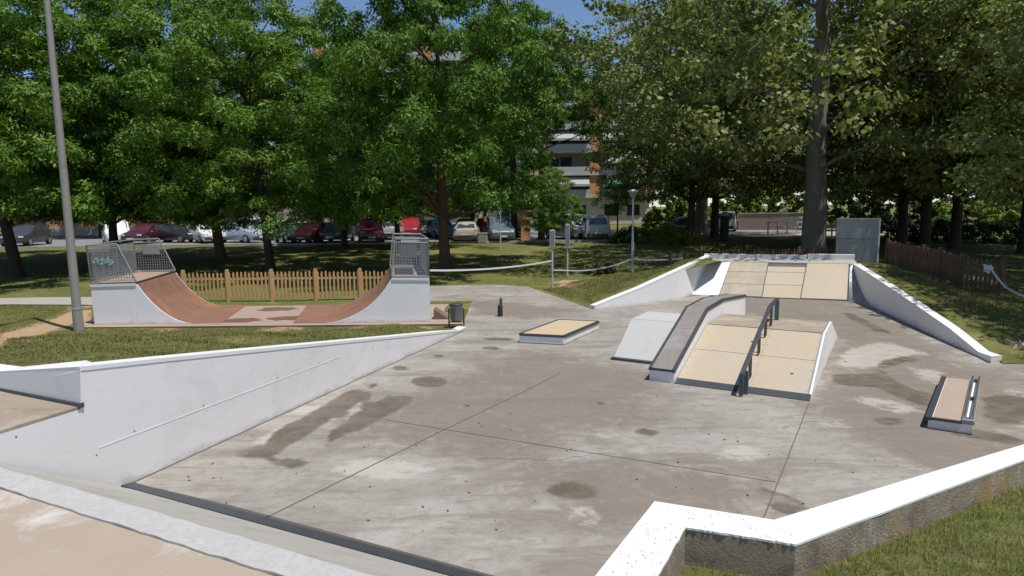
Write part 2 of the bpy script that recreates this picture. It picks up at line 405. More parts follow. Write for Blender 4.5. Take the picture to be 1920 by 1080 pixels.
pit = [(-9,-3), tuple((p0+e*5.2+tn*.12).xy), tuple((p0+tn*.12+LWn*.1).xy)]
pit += [tuple((LWb+LWn*0.12).xy), (-1.3,16.3), (-1.3,20.75), (-3.3,20.9), (-3.3,24.8), (-1.0,25.3), (0.6,24.4), (0.97,23.1), (1.7,20.9), (2.28,18.95)]
pit += [(5.2,20.65), (7.15,21.85), (7.9,23.75), (12.75,22.1), (11.2,20.75), (10.75,18.4), (10.15,16.0), (9.55,13.5), (9.15,11.65), (12.5,11.3), (17,12.0), (17,11.0)]
pit += [tuple(zmid[3].xy), tuple(zmid[2].xy), tuple(zmid[1].xy), tuple(zmid[0].xy), (-0.3,0.2), (-0.6,-3)]

wtop = [( -0.41,1.05),( -0.07,1.42),(0,1.41)]
ctl = []
for px, py in ((200,682),(310,670),(450,657),(600,643),(740,630),(850,618)):
    q = VP(px, py, LWa, LWb); z = max(0, q.z-0.07)
    ctl += [(q.x-.22, q.y+.08, z), (q.x-1.2, q.y+.5, z)]
ctl += [(-12,5,1.0),(-9,8.9,1.05),(-6,7.5,1.17),(-7.5,8.4,1.10),(-5.2,7.2,1.28),(-12,8,1.1),(-8,10.5,.72),(-12,12,.35),(-6,14,.1),(-12,15.5,0),(-3,15.7,0),(-20,10,.5),(-25,5,.8),(-20,17,0),(-20,22,0),(-30,22,0),
        (-12,18,-.05),(-12,20,-.05),(-8,18,-.05),(-4,18,-.05),(-4,20.5,-.05),(-8,20.5,-.05),(-8,16.6,-.05),(-5,16.4,-.05),(-2,16.3,-.05),(-11,16.4,-.03),(-2,22,0),(-6,23,0),(-12,23,0),(-1.5,25,0),(.9,24,.0),(1.2,23,.0),(1.6,21,0),(2,19,0)]
for x in range(-60, 61, 10): ctl += [(x,27,.05 if x<5 else .5),(x,31,.15 if x<5 else .55),(x,36,.42),(x,41,.68),(x,44,.7),(x,50,.7),(x,60,.7)]
ctl += [(2.35,19.2,.08),(3.9,20.0,.46),(5.1,20.9,.86),(6.9,22.1,1.12),(7.8,23.9,.85),(10,24.3,.8),(12.8,22.5,.85),(11.5,20.8,.93),(10.95,18.4,.78),(10.3,16,.52),(9.75,13.5,.24),(9.35,11.9,.02),
        (13.5,12.3,0),(18,13,0),(14,14.5,.12),(14,18,.40),(13.3,21,.72),(17,16,.15),(18,20,.4),(10,26.5,.42),(6,25.5,.35),(3,25,.15),(4,23,.5),(14,26,.5),(20,27,.45)]
ctl += [(2.2,3.2,.84),(4.3,4.5,.86),(8,6.2,.84),(1.3,3.0,.80),(1.0,2.4,.80),(2.5,1.5,.86),(6,3,.86),(12,7,.7),(18,9,.3),(0,-4,.8),(-10,-4,1.0),(10,-4,.8),(30,8,.2),(-30,-10,1),(30,-10,.5),(11,9.3,.3)]
CT = np.array(ctl)
def TZ(X, Y):
    X = np.atleast_1d(np.asarray(X, float)); Y = np.atleast_1d(np.asarray(Y, float))
    d2 = (X[:,None]-CT[None,:,0])**2+(Y[:,None]-CT[None,:,1])**2+0.02
    wgt = d2**-2.0
    z = (wgt*CT[None,:,2]).sum(1)/wgt.sum(1)
    return np.where(Y > 60, 0.7, z)
def tz(x, y): return float(TZ(x, y)[0])
def GT(x, y):
    z = 0.3
    for _ in range(12): q = G(x, y, z); z = z*.4+tz(q.x, q.y)*.6
    return G(x, y, z)

# ground: one sheet reaching the horizon, with the concrete basin cut out
rng = random.Random(3)
def axis(lo, hi, st): return [lo+i*st for i in range(int((hi-lo)/st)+1)]
gp = []
for x in axis(-16, 20, 0.5):
    for y in axis(-2, 27, 0.5): gp.append((x+rng.uniform(-.05,.05), y+rng.uniform(-.05,.05)))
for x in axis(-70, 70, 2.5):
    for y in axis(-20, 62, 2.5):
        if not (-16.5 < x < 20.5 and -2.5 < y < 27.5): gp.append((x, y))
for x in (-1500,-600,-250,-120,120,250,600,1500):
    for y in (-1500,-500,-150,-60,0,40,100,300,800,2500): gp.append((x, y))
for x in (-80,-40,0,40,80):
    for y in (-1500,-500,-150,-50,100,300,800,2500): gp.append((x, y))
gp = [g for g in gp if dist_np(np.array([g[0]]), np.array([g[1]]), pit)[0] > 0.15]
n0 = len(pit)
res = delaunay_2d_cdt([Vector(q) for q in pit+gp], [(i, (i+1)%n0) for i in range(n0)], [], 0, 1e-5)
vv, ff = res[0], res[2]
vx = np.array([q.x for q in vv]); vy = np.array([q.y for q in vv]); vz = TZ(vx, vy)
keep = [f for f in ff if not inpoly(sum(vx[i] for i in f)/3, sum(vy[i] for i in f)/3, pit)]
me = bpy.data.meshes.new('grass_ground')
me.from_pydata([(vx[i], vy[i], vz[i]) for i in range(len(vx))], [], [tuple(f) for f in keep]); me.update()
for p_ in me.polygons: p_.use_smooth = True
me.update()
gt = NT('park_grass')
nb = gt.noise(0.35, 5, 0.6, 0.5); nf = gt.noise(9, 8, 0.75); nm = gt.noise(2.2, 6, 0.7, 0.4)
ga = gt.mix(gt.ramp(nm, 0.35, 0.65), (0.120, 0.140, 0.038), (0.205, 0.205, 0.070))
ga = gt.mix(gt.ramp(nf, 0.42, 0.62), ga, (0.085, 0.092, 0.030))
ga = gt.mix(gt.ramp(nb, 0.55, 0.72), ga, (0.245, 0.215, 0.095))
# bare sandy worn patches with their own outline (painted by position)
at = gt.n('ShaderNodeAttribute', attribute_name='bare')
bw = gt.math('ADD', at.outputs['Fac'], gt.math('MULTIPLY', gt.math('SUBTRACT', gt.noise(1.6, 7, 0.65), 0.5), 0.9))
ga = gt.mix(gt.ramp(bw, 0.44, 0.60), ga, gt.mix(gt.noise(3, 6), (0.36, 0.235, 0.145), (0.50, 0.35, 0.22)))
atl = gt.n('ShaderNodeAttribute', attribute_name='lush')
lush = gt.mix(gt.ramp(nm, 0.35, 0.65), (0.070, 0.135, 0.018), (0.120, 0.205, 0.032))
ga = gt.mix(gt.math('MULTIPLY', atl.outputs['Fac'], gt.ramp(bw, 0.60, 0.45)), ga, lush)
gt.col(ga); gt.set(0.95, 0, 0.1); gt.bump(nf, 0.9, 0.06)
me.materials.append(gt.m)
bare = np.zeros(len(vx))
bp = [tuple(GT(x, y).xy) for x, y in ((-160,690),(0,622),(90,600),(135,572),(172,572),(172,618),(135,610),(60,640),(0,665),(-160,720))]
db = dist_np(vx, vy, bp); ins = inpoly_np(vx, vy, bp)
bare = np.maximum(bare, np.clip(0.5+np.where(ins, db, -db)*0.8, 0, 1))
for cx, cy, r in ((-6,16.3,.9),(-4,16.2,.8),(-9,16.4,.7),(-2.2,16.1,.7),(12.3,21.2,1.3),(2.2,23.8,1.0),(3.4,23.4,.9),(13.8,17.5,1.5),(2.1,24.9,.9),(16,16.2,1.6)):
    bare = np.maximum(bare, np.clip(0.9-np.hypot(vx-cx, (vy-cy)*(1.6))/r*0.6, 0, 1))
a_ = me.attributes.new('bare', 'FLOAT', 'POINT'); a_.data.foreach_set('value', bare.astype(np.float32))
a_ = me.attributes.new('lush', 'FLOAT', 'POINT'); a_.data.foreach_set('value', np.clip((vy-24.5)/4, 0, 0.85).astype(np.float32))
ground = bpy.data.objects.new('grass_ground', me); COL.objects.link(ground); tag(ground, kind='structure')

# skate floor with damp patches and a painted tree shadow
fl = [(x, y) for x, y in pit]
fx = []
for x in axis(-9, 17, 0.22):
    for y in axis(-1, 25.4, 0.22):
        if y < 27: fx.append((x, y))
fxa = np.array(fx); m_ = inpoly_np(fxa[:,0], fxa[:,1], fl) & (dist_np(fxa[:,0], fxa[:,1], fl) > 0.08)
fxa = fxa[m_]
res = delaunay_2d_cdt([Vector(q) for q in fl]+[Vector(q) for q in fxa.tolist()], [(i, (i+1)%n0) for i in range(n0)], [], 0, 1e-5)
vx = np.array([q.x for q in res[0]]); vy = np.array([q.y for q in res[0]])
keep = [tuple(f) for f in res[2] if inpoly(sum(vx[i] for i in f)/3, sum(vy[i] for i in f)/3, fl)]
me = bpy.data.meshes.new('skate_floor')
me.from_pydata([(a, b, 0.0) for a, b in zip(vx, vy)], [], keep); me.update()
def EL(cx, cy, rx, ry): return [(cx+rx*math.cos(t*PI/7), cy+ry*math.sin(t*PI/7)) for t in range(14)]
wet_shade_polys = [[(437,858),(500,862),(540,838),(600,800),(655,768),(700,742),(690,728),(650,733),(600,765),(540,795),(510,810),(495,835),(440,846)],
        EL(548,869,33,13), EL(805,716,36,11), [(610,835),(650,818),(700,795),(775,752),(775,741),(730,741),(690,760),(650,785),(615,815)],
        EL(1074,920,53,18), EL(1217,810,28,9), EL(922,653,19,4), EL(820,668,13,4), EL(938,636,34,3.5), EL(1480,948,42,16), EL(1422,922,26,9), EL(600,712,14,5), EL(696,722,18,5), EL(752,690,18,6),
        [(1558,722),(1640,726),(1690,748),(1742,768),(1752,742),(1700,724),(1668,706),(1662,690),(1700,680),(1738,676),(1700,667),(1650,676),(1638,700),(1560,702)],
        EL(1668,790,36,9), EL(1665,762,26,6), [(1840,745),(1930,735),(1930,800),(1850,790)], EL(1050,865,16,5),  # quad at the right margin paints a tree's cast shadow, the ellipses are damp
        [(1780,815),(1920,838),(1920,820),(1800,800)], EL(603,960,5,3), EL(1225,875,4,10), [(1600,588),(1680,628),(1640,622),(1570,585)], EL(1125,757,10,4)]
def fieldof(polys, soft):
    out = np.zeros(len(vx))
    for P in polys:
        W = [tuple(G(x, y).xy) for x, y in P]
        d = dist_np(vx, vy, W); i_ = inpoly_np(vx, vy, W)
        out = np.maximum(out, np.clip(0.5+np.where(i_, d, -d)*soft, 0, 1))
    return out
wet_shade = fieldof(wet_shade_polys, 1.9)
brown = fieldof([[(1180,640),(1350,552),(1590,560),(1720,620),(1830,690),(1930,690),(1930,1000),(1500,760),(1560,700),(1560,640),(1400,590)],
                 [(600,835),(790,735),(980,650),(1230,700),(1215,790),(900,860),(700,830)], [(860,560),(1100,580),(1000,600),(880,590)],
                 [(850,840),(1440,880),(1430,980),(1100,1000)]], 0.45)
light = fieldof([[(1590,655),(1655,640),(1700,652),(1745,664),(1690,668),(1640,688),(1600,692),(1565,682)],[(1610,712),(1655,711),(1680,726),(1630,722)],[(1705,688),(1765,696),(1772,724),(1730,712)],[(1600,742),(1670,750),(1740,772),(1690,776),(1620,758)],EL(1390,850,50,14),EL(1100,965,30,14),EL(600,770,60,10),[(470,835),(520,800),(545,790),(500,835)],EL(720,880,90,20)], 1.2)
for nm_, ar in (('wet_shade', wet_shade), ('brown', brown), ('light', light)):
    a_ = me.attributes.new(nm_, 'FLOAT', 'POINT'); a_.data.foreach_set('value', ar.astype(np.float32))
ft = NT('skate_floor_concrete')
n1 = ft.noise(0.7, 8, 0.68, 0.6); n2 = ft.noise(6, 9, 0.75, 0.3); n3 = ft.noise(60, 3, 0.6); n4 = ft.noise(2.0, 7, 0.7, 1.2)
base = ft.mix(ft.ramp(n1, 0.35, 0.68), (0.262, 0.238, 0.210), (0.400, 0.380, 0.347))
ab = ft.n('ShaderNodeAttribute', attribute_name='brown')
bb = ft.math('ADD', ab.outputs['Fac'], ft.math('MULTIPLY', ft.math('SUBTRACT', n4, 0.5), 1.3))
base = ft.mix(ft.math('MULTIPLY', ft.ramp(bb, 0.38, 0.66), 0.78), base, (0.190, 0.152, 0.120))
nst = ft.noise(1.0, 9, 0.72, 0.6, stretch=(0.35, 1.6, 1))
base = ft.mix(ft.math('MULTIPLY', ft.ramp(nst, 0.49, 0.60), 0.60), base, (0.185, 0.155, 0.130))
base = ft.mix(ft.math('MULTIPLY', ft.ramp(n4, 0.56, 0.70), 0.30), base, (0.43, 0.40, 0.365))
base = ft.mix(ft.math('MULTIPLY', ft.ramp(n2, 0.48, 0.66), 0.38), base, (0.16, 0.135, 0.11))
base = ft.mix(ft.math('MULTIPLY', ft.ramp(n3, 0.42, 0.70), 0.34), base, (0.15, 0.14, 0.13))
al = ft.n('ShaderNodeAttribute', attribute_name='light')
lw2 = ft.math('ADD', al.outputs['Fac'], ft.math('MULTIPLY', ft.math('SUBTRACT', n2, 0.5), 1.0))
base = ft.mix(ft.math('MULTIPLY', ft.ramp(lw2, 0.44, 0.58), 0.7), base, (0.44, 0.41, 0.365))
scr = ft.noise(9.0, 8, 0.8, 0.2, stretch=(0.25, 1.0, 1))
base = ft.mix(ft.math('MULTIPLY', ft.ramp(scr, 0.52, 0.64), 0.48), base, (0.17, 0.14, 0.115))
spk = ft.noise(3.2, 2, 0.5, 0.2)
base = ft.mix(ft.ramp(spk, 0.755, 0.775), base, (0.10, 0.07, 0.05))
aw = ft.n('ShaderNodeAttribute', attribute_name='wet_shade')
ww = ft.math('ADD', aw.outputs['Fac'], ft.math('MULTIPLY', ft.math('SUBTRACT', ft.noise(3.5, 6, 0.6, 0.4), 0.5), 0.42))
wm = ft.math('MULTIPLY', ft.ramp(ww, 0.46, 0.58), 0.9)
damp_shade = ft.mix(ft.ramp(n4, .4, .6), (0.100, 0.078, 0.058), (0.155, 0.128, 0.100))  # tone of the damp patches and of the painted tree shadow
fc = ft.mix(wm, base, damp_shade)
ft.col(fc); ft.set(0.85, 0, 0.3)
rr = ft.mix(wm, (0.85,)*3, (0.62,)*3); ft.l(rr, ft.p.inputs['Roughness'])
ft.bump(ft.noise(25, 8, 0.75), 0.25, 0.01)
me.materials.append(ft.m)
floor = bpy.data.objects.new('skate_floor', me); COL.objects.link(floor); tag(floor, kind='structure')
# expansion joints (thin dark strips lying in the floor)
jb = MB()
def strip(mb, pts, wd, z=0.004):
    for a, b in zip(pts[:-1], pts[1:]):
        a = V3((a[0], a[1], z)); b = V3((b[0], b[1], z)); d = (b-a).normalized(); r = V3((d.y, -d.x, 0))*wd/2
        mb.add([a-r, b-r, b+r, a+r], [(3,2,1,0)])
def gpx(L, z=0): return [G(x, y, z) for x, y in L]
strip(jb, gpx([(497,972),(840,802.5)]), 0.018); strip(jb, gpx([(840,802.5),(985,733),(1050,700)]), 0.016)
strip(jb, gpx([(720,787),(1080,845),(1454,904)]), 0.012)
strip(jb, gpx([(1432,971),(1475,864),(1517,756)]), 0.014, 0.0045)
strip(jb, gpx([(640,700),(840,802)]), 0.001)
jt = weathered('dark_joint_filler', (0.13, 0.12, 0.105), 0.3, 5, 30, 0.9, bump=0)
j = jb.build('expansion_joint', jt, floor)
cb_ = MB(); rr_ = random.Random(21)
for x0, y0, ang, n_ in ((900,860,.3,16),(1600,800,2.7,10),(760,660,.8,9)):
    q = G(x0, y0); pts_ = [(q.x, q.y)]
    for k in range(n_):
        ang += rr_.uniform(-.55,.55); q = q+V3((math.cos(ang), math.sin(ang), 0))*rr_.uniform(.06,.16); pts_.append((q.x, q.y))
    strip(cb_, pts_, .005, .0042)
cb_.build('hairline_cracks', jt, floor)
# dry leaves blown over the floor
lb_ = MB()
for k in range(150):
    q = G(rr_.uniform(300,1850), 560+440*rr_.random()**1.3)
    if not inpoly(q.x, q.y, pit) or q.y < 4.3: continue
    a_n = rr_.uniform(0, 2*PI); L_ = rr_.uniform(.012,.028); d_ = V3((math.cos(a_n), math.sin(a_n), 0)); r_ = V3((-d_.y, d_.x, 0)); q = V3((q.x, q.y, .007))
    lb_.add([q-d_*L_, q-r_*L_*.45, q+d_*L_+V3((0,0,.006)), q+r_*L_*.45], [(0,1,2,3)])
tag(lb_.build('fallen_leaves', weathered('brown_fallen_leaves', (0.12,0.075,0.035), .5, 9, 50, 1.0, bump=0, spec=0.05)), kind='stuff')

# parking asphalt, road, path
def sheet(name, P, mat, dz=0.004, kind='structure'):
    mb = MB(); pts = [V3((x, y, tz(x, y)+dz)) for x, y in P]; mb.add(pts, [tuple(range(len(pts)))])
    o = mb.build(name, mat); tag(o, kind=kind); return o
mb = MB(); mb.add([(-90,43.3,.712),(9.5,43.3,.712),(9.5,72,.712),(-90,72,.712)], [(0,1,2,3)])
mb.add([(9.5,50,.712),(90,56,.712),(90,66,.712),(9.5,62,.712)], [(0,1,2,3)])
tag(mb.build('parking_asphalt', MT['asphalt']), kind='structure')
mb = MB(); mb.box((-40,43.2,.74), (100,0.14,0.16)); tag(mb.build('kerb', MT['conc']), kind='structure')
mb = MB()
pthx = axis(-60, -12, 1.5)
for a in range(len(pthx)-1):
    x0, x1 = pthx[a], pthx[a+1]
    mb.add([(x0,20.9,tz(x0,20.9)+.03),(x1,20.9,tz(x1,20.9)+.03),(x1,22.6,tz(x1,22.6)+.03),(x0,22.6,tz(x0,22.6)+.03)], [(0,1,2,3)])
tag(mb.build('footpath', MT['path']), kind='structure')
mb = MB()     # pale lane on the right beyond the lawn
mb.add([(17,47,.72),(60,45,.72),(60,50,.72),(17,54,.72)], [(0,1,2,3)])
tag(mb.build('pale_lane', MT['path']), kind='structure')

# ============================================================ START RAMP UNDER THE CAMERA
lip0 = G(0, 878, PZ); lipd = Sd
nl = 2.58; nb_ = 4.22
def sp(a, n, z): return V3((Sd.x*a+Sn.x*n, Sd.y*a+Sn.y*n, z))
ls = empty('start_ramp', sp(-4.5, 1.5, 0), 0, 'sloping start ramp with tan concrete platform and chalky white edge in the foreground', 'skate ramp')
def wall_a(n): # left wall meets line n : a parameter
    # solve LWa + u*s having Sn component n
    s_ = (n - LWa.dot(Sn))/LWu.dot(Sn); return (LWa+LWu*s_).dot(Sd)
mb = MB()
P = [sp(wall_a(nl-.2)+.02, nl-.215, 0), sp(0.9, nl-.215, 0), sp(2.0, 0.2, 0), sp(2.2, -3, 0), sp(-7, -3, 0), sp(-5.6, nl-.215, 0)]
mb.extr([V3((p.x, p.y, 0.0)) for p in P], (0,0,PZ-0.012))
mb.build('platform', MT['tan'], ls)
mb = MB()
nseg = 60; rr_ = random.Random(5)
# white painted lip: rough-edged band
e0, e1 = -6.2, 1.0
inner = [sp(e0+(e1-e0)*i/nseg, nl-.215+rr_.uniform(-.008,.008), PZ+.004) for i in range(nseg+1)]
outer = [sp(e0+(e1-e0)*i/nseg, nl+rr_.uniform(-.006,.006), PZ-.002) for i in range(nseg+1)]
for i in range(nseg):
    mb.add([inner[i], inner[i+1], outer[i+1], outer[i]], [(3,2,1,0)])
    mb.add([outer[i], outer[i+1], outer[i+1]-V3((0,0,.10)), outer[i]-V3((0,0,.10))], [(3,2,1,0)])
    mb.add([inner[i], inner[i+1], inner[i+1]-V3((0,0,.05)), inner[i]-V3((0,0,.05))], [(0,1,2,3)])
mb.build('painted_edge', MT['roughwhite'], ls)
mb = MB()
mb.extr([sp(wall_a(nl)+.0, nl-.05, 0), sp(wall_a(nl)+.0, nl-.05, PZ-.03), sp(wall_a(nl), nl+.02, PZ-.05), sp(wall_a(nl)+.0, nb_-.02, 0.012), sp(wall_a(nl), nb_-.02, 0)], Sd*(1.0-wall_a(nl)))
mb.build('ramp_surface', MT['conc'], ls)
mb = MB(); a0 = wall_a(nb_)
mb.extr([sp(a0, nb_-.03, 0.0), sp(a0, nb_-.03, .03), sp(a0, nb_+.0, .026), sp(a0, nb_+.11, 0.008), sp(a0, nb_+.11, 0)], Sd*6.2)
mb.build('steel_threshold', MT['steel'], ls)
# dark damp rim beside the steel
mb = MB(); mb.add([sp(a0+.2, nb_+.11, .004), sp(a0+6.2, nb_+.11, .004), sp(a0+6.2, nb_+.14, .004), sp(a0+1.5, nb_+.16, .004), sp(a0+.6, nb_+.13, .004)], [(0,1,2,3,4)])
mb.build('damp_rim', weathered('damp_concrete', (0.10,0.09,0.08), .3, 4, 30, .6, bump=0.1), ls)

# ------------------------------------------------------------ side deck left of the wall
dk = empty('side_deck', (p0.x-1.5, p0.y, 0), 0, 'stained concrete deck with a dark steel edge sunk behind the tall left wall', 'skate deck')
mb = MB()
e = (sEnd-p0).normalized(); far = p0+e*4.6
nearw = p0-LWu*1.9
P = [p0-LWn*.002, far, far-V3((0.0,3.2,0)), V3((nearw.x, nearw.y, p0.z))-LWn*.002]
mb.extr([V3((p.x, p.y, p0.z-.035)) for p in P], (0,0,.027))
mb.build('deck_top', MT['deckbrown'], dk)
Pb = [p0+LWn*.05-e*.0, far+V3((.05,-.06,0)), far+V3((.05,-3.15,0)), V3((nearw.x, nearw.y, 0))+LWn*.05+V3((0,.03,0))]
mb = MB(); mb.extr([V3((p.x, p.y, 0.0)) for p in Pb], (0,0,p0.z-.04)); mb.build('deck_body', MT['conc'], dk)
mb = MB(); mb.beam(p0-e*.02, far, 0.06, 0.05); mb.build('steel_edge', MT['steel'], dk)
# bank rising behind the steel edge to the fold line, upper wall and its cap
p2 = p0+e*1.55+V3((0,0,.03)); q2 = p0+e*4.6+V3((0,0,.03))
top2 = VP(0, 696, p0, p0+e); topd = (top2-pc)
top3 = pc+topd*2.9; top3.z = top2.z-.03; bot3 = V3((top3.x, top3.y, p0.z-.1))
# ------------------------------------------------------------ tall left wall
lw = empty('boundary_wall', (LWa.x, LWa.y, 0), 0, 'long pale grey-white wall tapering away along the left side of the skate floor', 'wall')
def lwp(s, z, off=0.0):
    p = LWa+LWu*s+LWn*off; return V3((p.x, p.y, z))
def lws(p): return (p-LWa).dot(LWu)
prof = [(lws(VP(x, y, LWa, LWb)), VP(x, y, LWa, LWb).z) for x, y in ((200,682),(310,670.5),(450,657),(600,643),(740,630),(862,618))]
mb = MB()
poly = [lwp(-2.3, -.02), lwp(9.45, -.02), lwp(9.45, 0.05)]+[lwp(s, z-.03) for s, z in reversed(prof)]+[lwp(lws(pc), pc.z-.03), lwp(lws(p0), p0.z-.038), lwp(-2.3, p0.z-.038)]
mb.extr(poly, LWn*0.03)
wf = mb.build('wall_face', MT['wallgrey'], lw)
fA, fB = VP(0,727,p0,p0+e), VP(150,695,p0,p0+e); fo = (fA-fB)
mb = MB(); mb.extr([p0-V3((0,0,.1)), bot3, fB+fo*2.2-tn*0, fB], tn*.010); mb.build('corner_panel', MT['white'], lw)  # whiter paint than the main wall, brightening this dimmer face by colour
mb = MB()
mb.extr([p+tn*.012 for p in (p0+LWn*.02-V3((0,0,.1)), bot3, top3-V3((0,0,.012)), top2-V3((0,0,.012)), pc+LWn*.02-V3((0,0,.012)))], tn*.03)
mb.build('upper_wall', MT['white'], lw)  # same lighter paint, lifting the turned-away face toward the wall's brightness
mb = MB()
cp = [p1+(-topd)*0.0]
capline = [top3, top2, pc]+[lwp(s, z) for s, z in prof]+[lwp(9.5, 0.08)]
for i in range(len(capline)-1):
    a, b = capline[i], capline[i+1]
    na = LWn if i > 2 else (LWn+tn if i == 2 else tn); nb2 = LWn if i+1 > 2 else (LWn+tn if i+1 == 2 else tn)
    ou = 0.008
    A0, B0 = a-na*ou, b-nb2*ou; A1, B1 = a+na*0.22, b+nb2*0.22; dz = V3((0,0,.045))
    mb.hexa([A0-dz, B0-dz, B1-dz, A1-dz], [A0, B0, B1, A1])
mb.build('wall_cap', MT['whitecap'], lw)
mb = MB(); g0 = VP(185,840,LWa,LWb); g1 = VP(640,668,LWa,LWb)
mb.beam(g0-LWn*.0015, g1-LWn*.0015, 0.014, 0.003, up=LWn); mb.build('raised_seam', MT['whitecap'], lw)
mb = MB(); g0 = VP(313,674,LWa,LWb); g1 = VP(328,850,LWa,LWb)
mb.beam(g0-LWn*.001, g1-LWn*.001, 0.012, 0.002, up=LWn); mb.build('panel_joint', MT['whitecap'], lw)
mb = MB()
for x, y in ((238,677),(315,674),(372,669),(252,806),(382,758),(520,706),(598,678),(700,650),(181,851),(30,817),(146,764)):
    c = VP(x, y+2, LWa, LWb); mb.tube([c+LWn*.001, c-LWn*.003], 0.009, 8)
mb.build('bolt_holes', jt, lw)
mb = MB(); strip(mb, [lwp(0.0,0), lwp(2.5,0), lwp(5,0), lwp(7.6,0), lwp(9.3,0)], 0.05, 0.0055)
mb.build('base_joint', jt, lw)

# ------------------------------------------------------------ zigzag wall bottom right
zw = empty('zigzag_wall', (zmid[1].x, zmid[1].y, 0), 0, 'low zigzag retaining wall with bright white top and rough brown concrete side at lower right', 'wall')
mb = MB()
for i in range(3):
    a, b, c_, d_ = zin[i], zin[i+1], zout[i+1], zout[i]
    zt = PZ-.013
    mb.hexa([V3((p.x,p.y,0)) for p in (d_, c_, b, a)], [V3((p.x,p.y,zt)) for p in (d_, c_, b, a)])
mb.build('concrete_body', MT['oldconc'], zw)
mb = MB(); rr_ = random.Random(8)
for i in range(3):
    a, b, c_, d_ = zin[i], zin[i+1], zout[i+1], zout[i]
    n = 40
    prev = None
    for k in range(n+1):
        t = k/n; ii = a.lerp(b, t); oo = d_.lerp(c_, t)
        dr = (oo-ii).normalized(); ed = rr_.uniform(-.006, .004) if 0 < k < n else 0
        row = (ii-dr*.004, oo+dr*(.004+ed))
        if prev:
            A, B, C_, D_ = prev[0], row[0], row[1], prev[1]
            mb.hexa([p-V3((0,0,.014)) for p in (D_, C_, B, A)], [p+V3((0,0,0)) for p in (D_, C_, B, A)])
        prev = row
mb.build('white_top', MT['whitecap'], zw)
# leaf crumbs lying on the white top
mb = MB(); rr_ = random.Random(12)
for k in range(230):
    t = rr_.random()**0.8; a = zin[1].lerp(zin[0], t); b = zout[1].lerp(zout[0], t)
    if k % 6 == 0: a = zin[1].lerp(zin[2], rr_.random()); b = a+(zout[1]-zin[1])
    p = a.lerp(b, rr_.uniform(.04, .96)); an = rr_.uniform(0, PI); L = rr_.uniform(.003, .009); W = L*.3
    d = V3((math.cos(an), math.sin(an), 0)); r = V3((-d.y, d.x, 0))
    p = V3((p.x, p.y, PZ+.003))
    mb.add([p-d*L, p-r*W, p+d*L+V3((0,0,.003)), p+r*W], [(0,1,2,3)])
o = mb.build('leaf_litter', weathered('dry_leaf_litter', (0.07,0.06,0.025), .4, 30, 50, 1.0, bump=0, spec=0.05)); tag(o, kind='stuff')
# ============================================================ FUNBOX
F0 = G(1265, 719); F0.z = 0
def fb(s, a, z=0.0): return V3((F0.x+Bd.x*s+Ad.x*a, F0.y+Bd.y*s+Ad.y*a, z))
FW = (G(1519,751)-F0).dot(Ad)
fbx = empty('funbox', fb(0, FW/2), 0, 'cream panelled funbox ramp with white right flank in the middle of the floor', 'skate ramp')
s0, s1, s2, s3, DZ = 0.0, 2.15, 3.5, 5.55, 0.68
mb = MB()      # core with white flanks, inset below the panels
pr_ = [(s0,0),(s3,0),(s2,DZ-.03),(s1,DZ-.03),(s0+.06,0.0)]
mb.extr([fb(s, 0.005, z) for s, z in pr_[:4]], Ad*(FW-.035))
mb.build('core', MT['greyconc'], fbx)
mb = MB(); mb.extr([fb(s, FW-.029, z) for s, z in ((s0,0),(s3,0),(s2,DZ),(s1,DZ))], Ad*.03); mb.build('side_panel', MT['white'], fbx)
def rampz(s): return DZ*(s-s0)/(s1-s0)
def plate(mb, a0, a1, sA, sB, zA, zB, th=.035):
    mb.hexa([fb(sA,a0,zA-th), fb(sA,a1,zA-th), fb(sB,a1,zB-th), fb(sB,a0,zB-th)], [fb(sA,a0,zA), fb(sA,a1,zA), fb(sB,a1,zB), fb(sB,a0,zB)])
mid = 0.70*1.0
amid = (G(1400,738)-F0).dot(Ad)
gap = .012
for i, (sA, sB) in enumerate(((.16, 1.17), (1.17, 2.13))):
    for (a0_, a1_) in ((.01, amid), (amid, FW-.035)):
        mb = MB(); plate(mb, a0_+.002, a1_-.002, sA+gap/2, sB-gap/2, rampz(sA+gap/2)+.006, rampz(sB-gap/2)+.006)
        mb.build('ramp_panel', MT['panel'], fbx)
mb = MB(); plate(mb, .01, FW-.035, s1+gap/2, s2, DZ+.004, DZ+.004); mb.build('deck_panel', MT['deckbrown'], fbx)
mb = MB(); plate(mb, .01, FW-.035, s2+.01, s3, DZ+.004, .01); mb.build('back_panel', MT['panelgrey'], fbx)
mb = MB(); mb.hexa([fb(-.02,.0,0), fb(-.02,FW,0), fb(.17,FW,.0), fb(.17,.0,0)], [fb(-.02,.0,.012), fb(-.02,FW,.012), fb(.165,FW,rampz(.165)+.012), fb(.165,.0,rampz(.165)+.012)])
mb.build('steel_threshold', MT['steel'], fbx)
mb = MB(); mb.beam(fb(.16,FW-.04,rampz(.16)+.01), fb(s1,FW-.04,DZ+.008), .02, .012); mb.beam(fb(s1,FW-.04,DZ+.008), fb(s2,FW-.04,DZ+.008), .02, .012)
mb.build('edge_trim', MT['galv'], fbx)

sh = MB()
for a_ in (.05, amid-.04, amid+.04, FW-.08):
    for s_ in (.25,.55,.85,1.10,1.24,1.55,1.85,2.08):
        z_ = rampz(s_)+.008; c_ = fb(s_, a_, z_); sh.tube([c_-V3((0,0,.004)), c_+V3((0,0,.003))], .009, 6)
for s_, a_ in ((1.62,.95),(.70,1.75)): c_ = fb(s_, a_, rampz(s_)+.008); sh.tube([c_-V3((0,0,.004)), c_+V3((0,0,.003))], .03, 8)
tag(sh.build('screw_heads', MT['steel'], fbx), kind='stuff')
